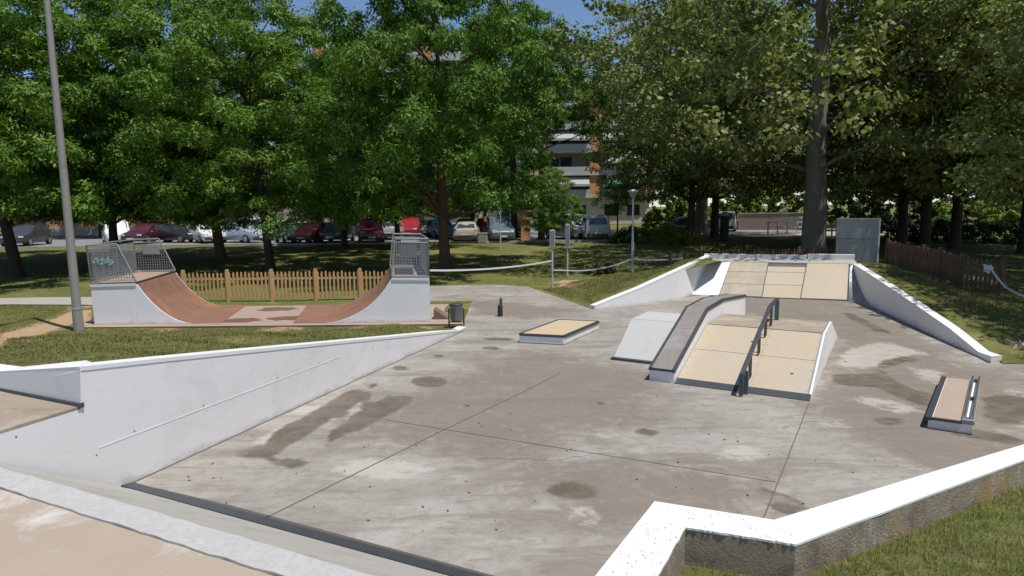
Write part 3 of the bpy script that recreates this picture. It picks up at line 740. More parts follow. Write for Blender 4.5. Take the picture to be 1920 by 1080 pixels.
# grind ledge running up and over the funbox
L0 = G(1218, 712); L0.z = 0
lw_ = (F0-L0).length
gl = empty('grind_ledge', fb(0, -lw_/2), 0, 'white kinked ledge with a grey-brown top climbing over the funbox on its left side', 'ledge')
lp = [(-.01,.235),(2.2,.99),(3.55,1.0),(6.0,.79)]
ldz = .045
mb = MB()
mb.extr([fb(s, -lw_+.012, z-ldz) for s, z in lp]+[fb(6.0,-lw_+.012,0), fb(-.01,-lw_+.012,0)], Ad*(lw_-.024))
mb.build('ledge_body', MT['white'], gl)
for k in range(3):
    (sa, za), (sb_, zb) = lp[k], lp[k+1]
    mb = MB()
    segs = [(sa, za, sb_, zb)]
    if k == 0:
        t = .62; segs = [(sa, za, sa+(sb_-sa)*t-.004, za+(zb-za)*t-.001), (sa+(sb_-sa)*t+.004, za+(zb-za)*t+.001, sb_, zb)]
    for (a, b, c_, d_) in segs:
        mb.hexa([fb(a,-lw_+.045,b-ldz+.001), fb(a,-.045,b-ldz+.001), fb(c_,-.045,d_-ldz+.001), fb(c_,-lw_+.045,d_-ldz+.001)],
                [fb(a,-lw_+.045,b), fb(a,-.045,b), fb(c_,-.045,d_), fb(c_,-lw_+.045,d_)])
    mb.build('ledge_top', MT['ledgetop'], gl)
for a in (-lw_+.0225, -.0225):
    mb = MB()
    for k in range(3):
        (sa, za), (sb_, zb) = lp[k], lp[k+1]
        w2 = .026
        mb.hexa([fb(sa,a-w2,za-ldz-.008), fb(sa,a+w2,za-ldz-.008), fb(sb_,a+w2,zb-ldz-.008), fb(sb_,a-w2,zb-ldz-.008)],
                [fb(sa,a-w2,za+.004), fb(sa,a+w2,za+.004), fb(sb_,a+w2,zb+.004), fb(sb_,a-w2,zb+.004)])
    mb.build('steel_edge', MT['steel'], gl)
mb = MB(); mb.box(tuple(fb(-.017,-lw_/2,.212)), (.02, lw_, .03), 0); 
mb = MB(); mb.beam(fb(-.018,-lw_,.215), fb(-.018,0,.215), .02, .035); mb.build('end_trim', MT['steel'], gl)

# grey side bank left of the ledge
gb = empty('side_bank', fb(2.2,-lw_-.6), 0, 'small light grey concrete bank left of the kinked ledge', 'skate ramp')
ga_, gs0, gs1, gs2, gs3, gz = -lw_-1.13, 1.17, 2.17, 3.25, 4.4, .655
W_ = 1.12
mb = MB(); mb.extr([fb(s, ga_, z) for s, z in ((gs0,0),(gs3,0),(gs2,gz-.02),(gs1,gz-.02))], Ad*W_); mb.build('core', MT['white'], gb)
def gpl(sA, sB, zA, zB, name, m):
    mb = MB(); mb.hexa([fb(sA,ga_+.01,zA-.02), fb(sA,ga_+W_,zA-.02), fb(sB,ga_+W_,zB-.02), fb(sB,ga_+.01,zB-.02)], [fb(sA,ga_+.01,zA), fb(sA,ga_+W_,zA), fb(sB,ga_+W_,zB), fb(sB,ga_+.01,zB)]); mb.build(name, m, gb)
gpl(gs0+.02, gs1-.008, .03, gz+.002, 'bank_surface', MT['greyconc']); gpl(gs1+.008, gs2, gz+.004, gz+.004, 'top_surface', MT['greyconc'])
mb = MB(); mb.beam(fb(gs0-.03,ga_-.02,.025), fb(gs0-.03,ga_+W_,.025), .10, .045); mb.build('steel_threshold', MT['steel'], gb)

# rail down the middle
R0 = G(1393, 739); R0.z = 0
Rd = V3((math.sin(RAD(30.6)), math.cos(RAD(30.6)), 0)); Rr = V3((Rd.y, -Rd.x, 0))
def rl(s, z, a=0.0): return V3((R0.x+Rd.x*s+Rr.x*a, R0.y+Rd.y*s+Rr.y*a, z))
gr = empty('grind_rail', rl(0, 0), 0, 'dark kinked steel grind rail with blue-grey end plates on the middle of the funbox', 'rail')
mb = MB(); pts = [(-.16,.02),(-.15,.345),(2.38,1.085),(3.35,1.11)]
for (a, b), (c_, d_) in zip(pts[:-1], pts[1:]): mb.beam(rl(a,b), rl(c_,d_), .050, .064, up=Rr)
mb.build('rail_bar', MT['steel'], gr, bevel=.006)
mb = MB(); mb.beam(rl(0.02,.005,.02), rl(0.02,.385,.02), .11, .05, up=Rd); mb.build('end_plate', MT['bluesteel'], gr, bevel=.006)
mb = MB(); mb.beam(rl(3.3,DZ-.05), rl(3.3,1.08), .08, .06, up=Rd); mb.build('end_plate', MT['bluesteel'], gr, bevel=.006)
for s in (.50, 1.28, 1.92, 2.52):
    z1 = (.40+(s)*.288) if s < 2.38 else 1.085
    zb = (z1-.30)
    zs = min(DZ+.01, rampz(max(0, (rl(s,0)-F0).dot(Bd)))+.01)
    mb = MB()
    mb.beam(rl(s-.03, z1-.02, .0), rl(s-.03, zs, .0), .022, .022); mb.beam(rl(s+.07, z1-.02, .01), rl(s+.07, zs+.02, .01), .022, .022); mb.beam(rl(s-.04, zs+.015, .0), rl(s+.08, zs+.015, .01), .022, .022)
    mb.build('bracket', MT['darkwood'] if False else weathered('brown_bracket_%d' % int(s*100), (.13,.09,.07), .2, 5, 30, .6, metal=.3, bump=0), gr)

# ============================================================ FAR BANK WITH WING WALLS
K = G(1470, 559.5); K.z = 0
fbk = empty('far_bank', K, 0, 'wide far bank with three cream panels under a white-topped deck', 'skate ramp')
kd = V3((math.cos(RAD(-21.5)), math.sin(RAD(-21.5)), 0)); kn = V3((-kd.y, kd.x, 0))
def kk(a, n, z=0.0): return V3((K.x+kd.x*a+kn.x*n, K.y+kd.y*a+kn.y*n, z))
KH = 1.02; KR = 1.55
def ka(px, py, z):   # a coordinate at this pixel
    return (G(px, py, z)-K).dot(kd)
aL0, aA0, aB0, aR0 = ka(1351,548.5,0), ka(1428,556,0), ka(1501,560.5,0), ka(1586,560.5,0)
def top_a(px): 
    # where the top line (n=KR, z=KH) is crossed by the pixel column
    best = min((abs((lambda q: (960+FPX*((q-CP).dot(c_r))/((q-CP).dot(c_f))))(kk(a/50.0, KR, KH))-px), a/50.0) for a in range(-300, 400))
    return best[1]
aL1, aA1, aB1, aR1 = top_a(1371), top_a(1441), top_a(1513), top_a(1593)
def bankquad(mb, a0, a1, b0, b1, t0, t1, lift=.0, th=.05):
    P = lambda a, b, t, dz: kk(a+(b-a)*t, KR*t, KH*t+dz)
    B_ = [P(a0,b0,t0,lift-th), P(a1,b1,t0,lift-th), P(a1,b1,t1,lift-th), P(a0,b0,t1,lift-th)]
    T_ = [P(a0,b0,t0,lift), P(a1,b1,t0,lift), P(a1,b1,t1,lift), P(a0,b0,t1,lift)]
    mb.hexa(B_, T_)
mb = MB(); bankquad(mb, aL0-.02, aR0+.05, aL1-.02, aR1+.05, 0, 1, -.055, .05)
mb.build('bank_core', MT['steel'], fbk)
g = .012
for t0, t1 in ((.02,.345),(.355,.70),(.71,.99)):
    mb = MB(); bankquad(mb, aL0+g, aA0-g, aL1+g, aA1-g, t0, t1, .01); mb.build('bank_panel', MT['panelgrey'], fbk)
for t0, t1 in ((.0,.36),(.37,.72),(.73,.885)):
    mb = MB(); bankquad(mb, aA0+g, aB0-g*2, aA1+g, aB1-g*2, t0, t1, .0); mb.build('bank_panel', MT['panel'], fbk)
mb = MB(); bankquad(mb, aB0+g, aR0-g*2, aB1+g, aR1-g*2, .02, .99, .012); mb.build('bank_panel', MT['panel'], fbk)
for a, b in ((aA0, aA1), (aB0, aB1)):
    mb = MB(); bankquad(mb, a-.02, a+.02, b-.02, b+.02, 0, 1, -.0); mb.build('seam_strip', MT['steel'], fbk)
mb = MB(); mb.beam(kk(aL0-.3,-.03,.012), kk(aR0+.1,-.03,.012), .07, .02); mb.build('steel_threshold', MT['steel'], fbk)
# deck behind
mb = MB(); mb.extr([kk(aL1-.7, KR+.0, 0), kk(aR1+.25, KR+.0, 0), kk(aR1+.35, KR+2.0, 0), kk(aL1-1.0, KR+2.0, 0)], (0,0,KH+.012)); mb.build('deck', MT['conc'], fbk)
mb = MB(); mb.beam(kk(aL1-1.0, KR+1.9, KH+.075), kk(aB1+.1, KR+1.9, KH+.075), .22, .13); mb.beam(kk(aB1+.12, KR+1.8, KH+.10), kk(aR1+.35, KR+1.8, KH+.10), .24, .18)
mb.build('white_parapet', MT['parapet'], fbk)

# left wing wall with the white hip bank
lwg = empty('wing_wall', (LWg[0].x, LWg[0].y, 0), 0, 'white sloping wing wall rising to the left of the far bank', 'wall')
wn = V3((-.53, .85, 0)).normalized()
tp = LWg[:3]+[V3((kk(aL1-.75, KR+.1).x, kk(aL1-.75, KR+.1).y, LWg[3].z-.05)), V3((kk(aL1-.9, KR+1.9).x, kk(aL1-.9, KR+1.9).y, KH+.14))]
mb = MB()
for i in range(len(tp)-1):
    a, b = tp[i], tp[i+1]; d = (b-a); nn = V3((-d.y, d.x, 0)).normalized()
    if nn.x > 0 and i < 3: nn = -nn
    mb.hexa([V3((a.x,a.y,-.02)), V3((b.x,b.y,-.02)), V3((b.x,b.y,-.02))+wn*.22, V3((a.x,a.y,-.02))+wn*.22], [a, b, b+wn*.22, a+wn*.22])
mb.build('wall_face', MT['white'], lwg)
mb = MB(); up = V3((0,0,.008))
for i in range(len(tp)-1):
    a, b = tp[i]-wn*.006+up, tp[i+1]-wn*.006+up
    mb.hexa([a-up*3, b-up*3, b+wn*.235-up*3, a+wn*.235-up*3], [a, b, b+wn*.235, a+wn*.235])
mb.build('wall_cap', MT['whitecap'], lwg)
hb = [G(1285,552), kk(aL0-.01, 0, 0.004), kk(aL1-.01, KR, KH), VP(1352,497,G(1115,580),G(1350,553))]
hb[3] = V3((tp[3].x-wn.x*.02, tp[3].y-wn.y*.02, KH-.02)); hb[0].z = .006
mb = MB(); mb.add(hb, [(0,1,2,3)]); mb.build('hip_bank', MT['white'], lwg)

# right wing wall
rw = empty('wing_wall', (RW[5].x, RW[5].y, 0), 0, 'white wing wall sloping down toward the viewer right of the far bank, shaded inner face', 'wall')
RW[0] = V3((kk(aR1+.10, KR-.05).x, kk(aR1+.10, KR-.05).y, 1.04))
base_ = [kk(aR0+.10, -.05, 0)]
mb = MB(); rn = V3((.97, .2, 0)).normalized()
inn = [RW[0], RW[1], RW[2], RW[3], RW[4], RW[5]]
bt = [V3((RW[0].x, RW[0].y, -.02))]+[V3((p.x, p.y, -.02)) for p in inn[1:]]
TH = .24
for i in range(5):
    a, b = inn[i], inn[i+1]
    mb.hexa([bt[i], bt[i+1], bt[i+1]+rn*TH, bt[i]+rn*TH], [a-up, b-up, b+rn*TH-up, a+rn*TH-up])
mb.build('wall_face', MT['white'], rw)
mb = MB()
for i in range(5):
    a, b = inn[i]-rn*.004, inn[i+1]-rn*.004
    if i == 0: pass
    mb.hexa([a-up*3, b-up*3, b+rn*(TH+.008)-up*3, a+rn*(TH+.008)-up*3], [a, b, b+rn*(TH+.008), a+rn*(TH+.008)])
mb.build('wall_cap', MT['whitecap'], rw)
mb = MB()   # curved steel fillet between bank and wall
P_ = []
for t in range(9):
    u = t/8; P_.append((kk(aR0+(aR1-aR0)*u+.02, KR*u, KH*u+.01), V3((RW[0].x+(RW[1].x-RW[0].x)*(1-u)**1.3*1.0-rn.x*.012, RW[0].y+(RW[1].y-RW[0].y)*(1-u)**1.3-.01, KH*u**1.6+.005))))
for t in range(8): mb.add([P_[t][0], P_[t][1], P_[t+1][1], P_[t+1][0]], [(0,1,2,3)])
mb.build('curved_fillet', MT['galv'], rw)

# grey sheet-metal box behind the deck
bx = AT(1565, 497, 24.8); by = AT(1645, 500, 24.2)
gx = empty('metal_cabinet', ((bx.x+by.x)/2, 24.5, .5), 0, 'tall grey sheet metal box standing behind the far bank deck', 'cabinet')
zt = AT(1607, 410, 24.5).z; zm = AT(1607, 448, 24.5).z; zb0 = .45
dxy = (by-bx); dxy.z = 0; L = dxy.length; dxy.normalize(); nn = V3((-dxy.y, dxy.x, 0))
o_ = V3((bx.x, bx.y, 0))
def cb(a, n, z): p = o_+dxy*a+nn*n; return V3((p.x, p.y, z))
mb = MB(); mb.hexa([cb(0.02,.02,zb0), cb(L-.02,.02,zb0), cb(L-.02,.7,zb0), cb(.02,.7,zb0)], [cb(.02,.02,zm), cb(L-.02,.02,zm), cb(L-.02,.7,zm), cb(.02,.7,zm)]); mb.build('lower_body', MT['galv'], gx)
mb = MB(); mb.hexa([cb(0,0,zm+.01), cb(L,0,zm+.01), cb(L,.72,zm+.01), cb(0,.72,zm+.01)], [cb(0,0,zt), cb(L,0,zt), cb(L,.72,zt), cb(0,.72,zt)]); mb.build('upper_body', MT['galv'], gx, bevel=.01)
mb = MB(); mb.beam(cb(L-.01,-.01,zb0), cb(L-.01,-.01,zt), .05, .05); mb.beam(cb(0,-.01,zt), cb(L,-.01,zt), .04, .04); mb.build('corner_post', MT['palepole'], gx)

# ============================================================ MANUAL PAD
m0, m1, m2 = G(973,643), G(1057,647.5), G(1124,617.5)
mh = .21
m0, m1, m2 = [V3((p.x, p.y, 0)) for p in (m0, m1, m2)]
m3 = m0+(m2-m1)
mp = empty('manual_pad', (m0+m2)/2, 0, 'low square white pad with cream top and steel edging left of the funbox', 'skate box')
def inset(P, k, z): 
    c = sum(P, V3((0,0,0)))/4; return [V3((c.x+(p.x-c.x)*k, c.y+(p.y-c.y)*k, z)) for p in P]
Q = [m0, m1, m2, m3]
mb = MB(); mb.hexa(inset(Q,.985,0.015), inset(Q,.985,mh-.045)); mb.build('pad_body', MT['white'], mp)
mb = MB(); mb.hexa(inset(Q,.97,0.0), inset(Q,.97,.02)); mb.build('shadow_gap', MT['black'], mp)  # black slab painting the dark shadow line under the pad
mb = MB(); mb.hexa(inset(Q,.93,mh-.05), inset(Q,.93,mh)); mb.build('pad_top', weathered('sandy_pad_top',(.52,.40,.26),.12,1.6,30,.75,bump=.2,dirt=(.42,.35,.28),dirt_lo=.5,dirt_hi=.7), mp)
mb = MB(); I = inset(Q,.97,mh-.02)
for i in range(4): mb.beam(I[i], I[(i+1)%4], .06, .05)
mb.build('steel_edge', MT['steel'], mp)

# ============================================================ LOW RAIL BOX RIGHT
b0, b1 = G(1739,803), G(1823,815); b0.z = b1.z = 0
hz = .15
bl_, br_ = G(1775,707,hz), G(1833,712,hz)
ld = ((bl_-b0).normalized()+(br_-b1).normalized()); ld.z = 0; ld.normalize(); LL = (V3((bl_.x,bl_.y,0))-b0).length
wd = (b1-b0).normalized(); WW = (b1-b0).length
def bb_(w_, l, z): p = b0+wd*w_+ld*l; return V3((p.x, p.y, z))
rb = empty('rail_box', bb_(WW/2, LL/2, 0), 0, 'low white box with twin steel rails along its right edge near the right margin', 'skate box')
mb = MB(); mb.hexa([bb_(0,0,.012), bb_(WW,0,.012), bb_(WW,LL,.012), bb_(0,LL,.012)], [bb_(0,0,hz-.02), bb_(WW,0,hz-.02), bb_(WW,LL,hz-.02), bb_(0,LL,hz-.02)]); mb.build('box_body', MT['white'], rb)
mb = MB(); mb.hexa([bb_(.05,.06,hz-.03), bb_(WW-.14,.06,hz-.03), bb_(WW-.14,LL-.03,hz-.03), bb_(.05,LL-.03,hz-.03)], [bb_(.05,.06,hz), bb_(WW-.14,.06,hz), bb_(WW-.14,LL-.03,hz), bb_(.05,LL-.03,hz)]); mb.build('box_top', weathered('sandy_box_top',(.38,.30,.235),.12,1.6,30,.8,bump=.2), rb)
mb = MB(); mb.beam(bb_(.0,0,hz-.015), bb_(.0,LL,hz-.015), .07, .045); mb.beam(bb_(-.01,.005,.03), bb_(-.01,LL,.03), .05, .06); mb.beam(bb_(0,-.005,.006), bb_(WW,-.005,.006), .05, .014); mb.beam(bb_(0,.02,hz-.012), bb_(WW-.12,.02,hz-.012), .05, .03); mb.build('steel_edge', MT['steel'], rb)
for a in (WW-.10, WW-.015):
    mb = MB(); mb.tube([bb_(a,.10,hz+.045), bb_(a,LL+.02,hz+.045)], .022, 10); mb.build('rail', MT['chrome'], rb, smooth=True)
for l in (.13, LL*.5, LL-.08):
    mb = MB(); mb.beam(bb_(WW-.12,l,hz+.01), bb_(WW+.0,l,hz+.01), .05, .04); mb.build('rail_bracket', MT['steel'], rb)
mb = MB(); mb.hexa([bb_(WW-.125,0,hz-.025), bb_(WW+.01,0,hz-.025), bb_(WW+.01,.09,hz-.025), bb_(WW-.125,.09,hz-.025)], [bb_(WW-.125,0,hz+.03), bb_(WW+.01,0,hz+.03), bb_(WW+.01,.09,hz+.03), bb_(WW-.125,.09,hz+.03)]); mb.build('end_block', MT['galv'], rb)

# ============================================================ HALFPIPE: two quarter units on one slab
HD = V3((-.66, 3.3, 0))
slab = MB()
slab.extr([V3((-11.7,16.75,-.08)), V3((-1.25,16.55,-.08)), V3((-1.25,16.55,-.08))+HD*1.08, V3((-11.7,16.75,-.08))+HD*1.08], (0,0,.075))
so_ = slab.build('halfpipe_slab', MT['slab']); tag(so_, kind='structure')
sb2 = MB(); sb2.beam((-11.72,16.74,-.045), (-1.24,16.54,-.045), .02, .09); o = sb2.build('slab_edge', MT['brownslab'], so_, world=False)
def quarter(name_lab, pts, deck_out, dz, y0, sgn, curve_mat):
    """pts: curve from deck lip down to the floor (x, z); deck_out: x of the outer side"""
    q = empty('quarter_pipe', (deck_out, y0, 0), 0, name_lab, 'quarter pipe')
    Y0 = y0
    fx_ = [V3((x, Y0, z)) for x, z in pts]
    out_b = V3((deck_out, Y0, 0)); out_t = V3((deck_out, Y0, dz-.02))
    side = [out_b, out_t]+fx_
    for k, off in enumerate((V3((0,0,0)), HD-V3((0,.04,0)))):
        mb = MB(); mb.extr([p+off for p in side], V3((0,.04,0))); mb.build('side_panel', MT['white'], q)
    mb = MB(); mb.extr([out_b+V3((0,.041,0)), out_t+V3((0,.041,-.01)), out_t+V3((sgn*.03,.041,-.01)), out_b+V3((sgn*.03,.041,0))], HD-V3((0,.082,0))); mb.build('back_panel', MT['white'], q)
    mb = MB()
    for (a, b) in zip(fx_[:-1], fx_[1:]):
        d = (b-a).normalized(); n = V3((-d.z, 0, d.x)); n = n if n.z > 0 else -n
        mb.hexa([a-n*.02+V3((0,.03,0)), b-n*.02+V3((0,.03,0)), b-n*.02+HD-V3((0,.03,0)), a-n*.02+HD-V3((0,.03,0))], [a+n*.006+V3((0,.03,0)), b+n*.006+V3((0,.03,0)), b+n*.006+HD-V3((0,.03,0)), a+n*.006+HD-V3((0,.03,0))])
    mb.build('curved_surface', curve_mat, q)
    mb = MB(); lip = fx_[0]
    mb.extr([out_t, out_t+V3((0,0,.02)), lip+V3((0,0,.008)), lip-V3((0,0,.02))], HD); mb.build('deck', MT['rustdeck'], q)
    mb = MB(); mb.tube([lip+V3((0,.0,.01)), lip+HD+V3((0,0,.01))], .028, 8); mb.build('coping', MT['steel'], q)
    mb = MB(); mb.beam(out_t+V3((0,-.012,-.03)), lip+V3((0,-.012,-.03)), .02, .07)
    mb.build('trim', MT['whitecap'], q)
    return q, lip, out_t
lpts = [(-10.13,1.11),(-9.95,.84),(-9.75,.58),(-9.52,.36),(-9.32,.21),(-9.1,.09),(-8.88,.02),(-8.7,0)]
ql, lipL, outL = quarter('left quarter pipe of the mini ramp with rusty curve, white side and mesh guard', lpts, -11.35, 1.11, 17.14, 1, MT['rust'])
rpts = [(-3.20,1.20),(-3.38,.92),(-3.60,.67),(-3.85,.45),(-4.13,.27),(-4.45,.12),(-4.75,.03),(-5.0,0)]
qr, lipR, outR = quarter('right quarter pipe of the mini ramp with white side and grey perforated guard', rpts, -2.20, 1.20, 16.93, -1, MT['rust'])
def meshpanel(q, a, b, c_, d_, name='mesh_guard', solid=None, step=.075):
    """a,b bottom ends; c_,d_ top ends (c_ above a, d_ above b)"""
    g = MB(); fr = MB()
    for p_, r_ in ((a,b),(b,d_),(d_,c_),(c_,a)): fr.tube([p_, r_], .022, 8)
    a2, b2 = a.lerp(c_,.045), b.lerp(d_,.045); c2, d2 = a.lerp(c_,.90), b.lerp(d_,.90)
    fr.tube([c2, d2], .014, 6)
    L = (b2-a2).length; nH = int((c2-a2).length/step)
    for i in range(nH+1):
        t = i/nH; g.beam(a2.lerp(c2,t), b2.lerp(d2,t), .012, .012)
    up_ = V3((0,0,1)); base = min(a2.z, b2.z); 
    n = int(L/step)
    for i in range(n+1):
        t = i/n; p_ = a2.lerp(b2,t)
        # vertical wires clipped by the slanted side
        q_ = V3((p_.x, p_.y, c2.z)); tt = 1.0
        dirv = (b2-a2).normalized(); xt0 = (c2-a2).dot(dirv); xt1 = (d2-a2).dot(dirv); x = t*L
        hh = 1.0
        if x < xt0 and xt0 > 0: hh = x/xt0
        if x > xt1 and xt1 < L: hh = (L-x)/(L-xt1)
        if hh > .02: g.beam(p_, p_+V3((0,0,(c2.z-a2.z)*hh)), .012, .012, up=dirv)
    fr.build('guard_frame', MT['galv'], q, smooth=True); g.build(name, MT['galv'], q)
Z0, Z1 = .04, 1.04
# left unit: front, outer, far guard
aL = outL+V3((.02,.0,Z0)); bL = lipL+V3((.02,0,Z0)); cL = outL+V3((-.02,0,Z1+.02)); dL = lipL+V3((-.42,0,Z1+.02))
meshpanel(ql, aL, bL, cL, dL)
o1 = HD*0.985
meshpanel(ql, aL+o1, bL+o1, cL+o1, dL+o1)
meshpanel(ql, aL, aL+o1, cL, cL+o1)
# plate fixed on far guard and graffiti patch
mb = MB(); c0 = aL+o1+V3((0.25,-.03,.55)); mb.hexa([c0, c0+V3((.55,0,0)), c0+V3((.55,.008,0)), c0+V3((0,.008,0))], [c0+V3((0,0,.22)), c0+V3((.52,0,.22)), c0+V3((.52,.008,.22)), c0+V3((0,.008,.22))]); mb.build('plate', MT['galv'], ql)
mb = MB(); rr_ = random.Random(2); c0 = aL+V3((.12,-.028,.52))
for k in range(9):
    x = k*.055; mb.beam(c0+V3((x,0,.02+.05*math.sin(k*1.3))), c0+V3((x+.10,0,.10+.06*math.sin(k*2.1+1))), .012, .055, up=(0,0,1))
mb.build('graffiti_scrawl', MT['teal'], ql)
# right unit
aR = outR+V3((-.02,.0,Z0)); bR = lipR+V3((-.0,0,Z0)); cR = outR+V3((-.0,0,Z1)); dR = lipR+V3((.13,0,Z1))
meshpanel(qr, bR, aR, dR, cR); meshpanel(qr, bR+o1, aR+o1, dR+o1, cR+o1); meshpanel(qr, aR, aR+o1, cR, cR+o1)
def perf(q, a, b, z0, z1, y):
    mb = MB(); x0, x1 = a, b
    mb.box(((x0+x1)/2, y, (z0+z1)/2), (abs(x1-x0), .004, z1-z0)); mb.build('solid_plate', MT['galv'], q)
perf(qr, lipR.x+.25, outR.x-.30, 1.72, 2.08, 16.958); perf(qr, lipR.x+.08, outR.x-.42, 1.27, 1.47, 16.958)
# rusty flat bottom with its puddle stains
mb = MB(); mb.extr([V3((-8.72,17.14,.0)), V3((-7.9,17.13,.0)), V3((-7.9,17.13,.0))+HD, V3((-8.72,17.14,.0))+HD], (0,0,.006)); mb.build('flat_plate', MT['rust'], ql)
mb = MB(); mb.extr([V3((-5.9,16.97,.0)), V3((-4.98,16.95,.0)), V3((-4.98,16.95,.0))+HD, V3((-5.9,16.97,.0))+HD], (0,0,.006)); mb.build('flat_plate', MT['rust'], qr)
rust_patch = weathered('rust_water_stain', (.20,.115,.08), .3, 2, 30, .4, bump=0)
mb = MB(); rr_ = random.Random(4)
for (x, y) in ((-6.3,17.8),(-7.6,17.5),(-7.2,19.5)):
    n=16; P=[(x+math.cos(2*PI*i/n)*(.55+rr_.uniform(-.15,.15)), y+math.sin(2*PI*i/n)*(.35+rr_.uniform(-.1,.1)), .004) for i in range(n)]
    mb.add(P, [tuple(range(n))])
tag(mb.build('stain_puddle', rust_patch), kind='structure')
# small steel wedge right of the right unit
wd_ = empty('kicker_wedge', (-2.0,17.4,0), 0, 'tiny brown wedge lying against the right end of the mini ramp', 'wedge')
mb = MB(); mb.extr([V3((-2.15,17.3,0)), V3((-1.75,17.3,0)), V3((-2.15,17.3,.28))], (0,.5,0)); mb.build('wedge_body', MT['brownslab'], wd_)
# ============================================================ FENCES
def fence(label, pts, h, sp_, post_every, mat, pw=.058, group='picket fences around the skate area', follow=None, top_r=.75, low_r=.22):
    f = empty('picket_fence', (pts[0][0], pts[0][1], pts[0][2]), 0, label, 'fence', group)
    pk = MB(); rl_ = MB(); rr_ = random.Random(int(pts[0][0]*10))
    P = [V3(p) for p in pts]
    for a, b in zip(P[:-1], P[1:]):
        d = b-a; L = d.length; dn = d.normalized(); nn = V3((-dn.y, dn.x, 0)).normalized()
        rl_.beam(a+V3((0,0,h*top_r))+nn*.03, b+V3((0,0,h*top_r))+nn*.03, .035, .07); rl_.beam(a+V3((0,0,h*low_r))+nn*.03, b+V3((0,0,h*low_r))+nn*.03, .035, .07)
        n = int(L/sp_)
        for i in range(n):
            p = a+d*((i+.5)/n); hh = h*rr_.uniform(.96,1.02); x = rr_.uniform(-.008,.008)
            c = p+dn*x; w2 = dn*pw/2; t = nn*.01
            z0 = V3((0,0,.04)); z1 = V3((0,0,hh-.05)); 
            pk.extr([c-w2-t+z0, c+w2-t+z0, c+w2-t+z1, c-t+V3((0,0,hh)), c-w2-t+z1], nn*.022)
    pk.build('pickets', mat, f); rl_.build('rails', mat, f)
    for a, b in zip(P[:-1], P[1:]):
        d = b-a; n = max(1, int(round(d.length/post_every)))
        for i in range(n+ (1 if b is P[-1] else 0)):
            p = a+d*(i/n); mb = MB(); mb.extr([p+V3((-.045,-.045,-.1)), p+V3((.045,-.045,-.1)), p+V3((.045,.045,-.1)), p+V3((-.045,.045,-.1))], (0,0,h*1.08+.1)); mb.build('post', mat, f)
    return f
fence('golden pine picket fence behind the rusty mini ramp', [(-12.6,21.55,.0),(-3.6,21.35,.0)], .98, .135, 1.60, MT['pine'])
A = G(1283, 500, .42); A = V3((A.x, A.y, 0))
fence('dark brown low picket fence behind the far bank by the big plane trunk', [(6.35,25.6,.36),(8.5,26.3,.40),(13.9,27.2,.42)], .78, .14, 1.8, MT['darkwood'])
RFp = [AT(1662,497,23.5), AT(1700,508,21.8), AT(1760,523,19.8), AT(1800,537,18.6), AT(1876,552,17.6)]
fence('reddish brown leaning picket fence on the grass right of the metal cabinet', [tuple(p) for p in RFp], .92, .115, 1.3, MT['darkwood'], pw=.075)

# ============================================================ LITTER BIN, BOLLARD
p = G(856, 612); p.z = 0
bn = empty('litter_bin', p, 0, 'small grey perforated litter bin hung between two posts at the end of the left wall', 'bin')
mb = MB()
for s in (-1, 1): mb.tube([(p.x+s*.19, p.y, 0 if s<0 else -.0), (p.x+s*.19, p.y, .46)], .02, 8)
mb.tube([(p.x-.19,p.y,.12),(p.x+.19,p.y,.12)], .015, 8); mb.build('bin_frame', MT['steel'], bn)
mb = MB(); mb.lathe((p.x,p.y,.15), [(.13,0),(.155,.02),(.165,.40),(.17,.41),(.155,.41),(.12,.10),(.11,.06)], 20); mb.build('bin_body', weathered('perforated_grey_metal',(.22,.215,.21),.35,6,60,.5,metal=.4,bump=.1), bn, smooth=True)
mb = MB(); mb.lathe((p.x,p.y,.565), [(.168,0),(.172,.02),(.15,.035)], 20); mb.build('bin_rim', MT['steel'], bn)
p = G(938, 593); p.z = 0
bl = empty('bollard', p, 0, 'thin dark bollard with a narrow top standing alone on the concrete beside the bin', 'bollard')
mb = MB(); mb.lathe(p, [(.07,0),(.075,.02),(.07,.30),(.045,.33)], 12); mb.build('bollard_body', MT['black'], bn if False else bl)
mb = MB(); mb.lathe(p+V3((.02,0,.32)), [(.04,0),(.042,.12),(.03,.19),(.01,.21)], 10); mb.build('bollard_head', MT['steel'], bl)

# ============================================================ SIGNS, LAMP POSTS, TAPE
def signpost(px, py, pt, pb, wpx, label, ytop):
    p = G(px, py, .05) if py > 530 else AT(px, py, 26.2)
    s = empty('information_sign', p, 0, label, 'sign', 'thin grey information signs beside the path')
    zt = AT(px, pt, p.y).z; zb = AT(px, pb, p.y).z
    mb = MB(); mb.tube([p, V3((p.x, p.y, zt+.02))], .032, 10); mb.build('pole', MT['palepole'], s, smooth=True)
    w2 = wpx*p.y/1200/2
    mb = MB(); mb.box((p.x, p.y-.045, (zt+zb)/2), (w2*2, .03, zt-zb), RAD(-8)); mb.build('panel', MT['palepole'], s, bevel=.005)
    mb = MB(); mb.box((p.x+.0, p.y-.064, (zt+zb)/2), (w2*1.55, .006, (zt-zb)*.88), RAD(-8)); mb.build('panel_face', weathered('grey_sign_face_'+str(px),(.20,.20,.23),.2,6,40,.5,bump=0), s)
    return p, s
S1, _ = signpost(1036, 540, 431, 462, 10, 'left, slightly shorter grey information sign on its own thin pole, nearer the path', 0)
S2, _ = signpost(1064, 525, 420, 465, 8, 'right, taller grey information sign on a thin pole beside its shorter twin', 0)
p = G(148, 618); p.z = 0.0
lp_ = empty('lamp_post', p, 0, 'tall grey tapering lamp post standing in front of the left quarter pipe', 'lamp post')
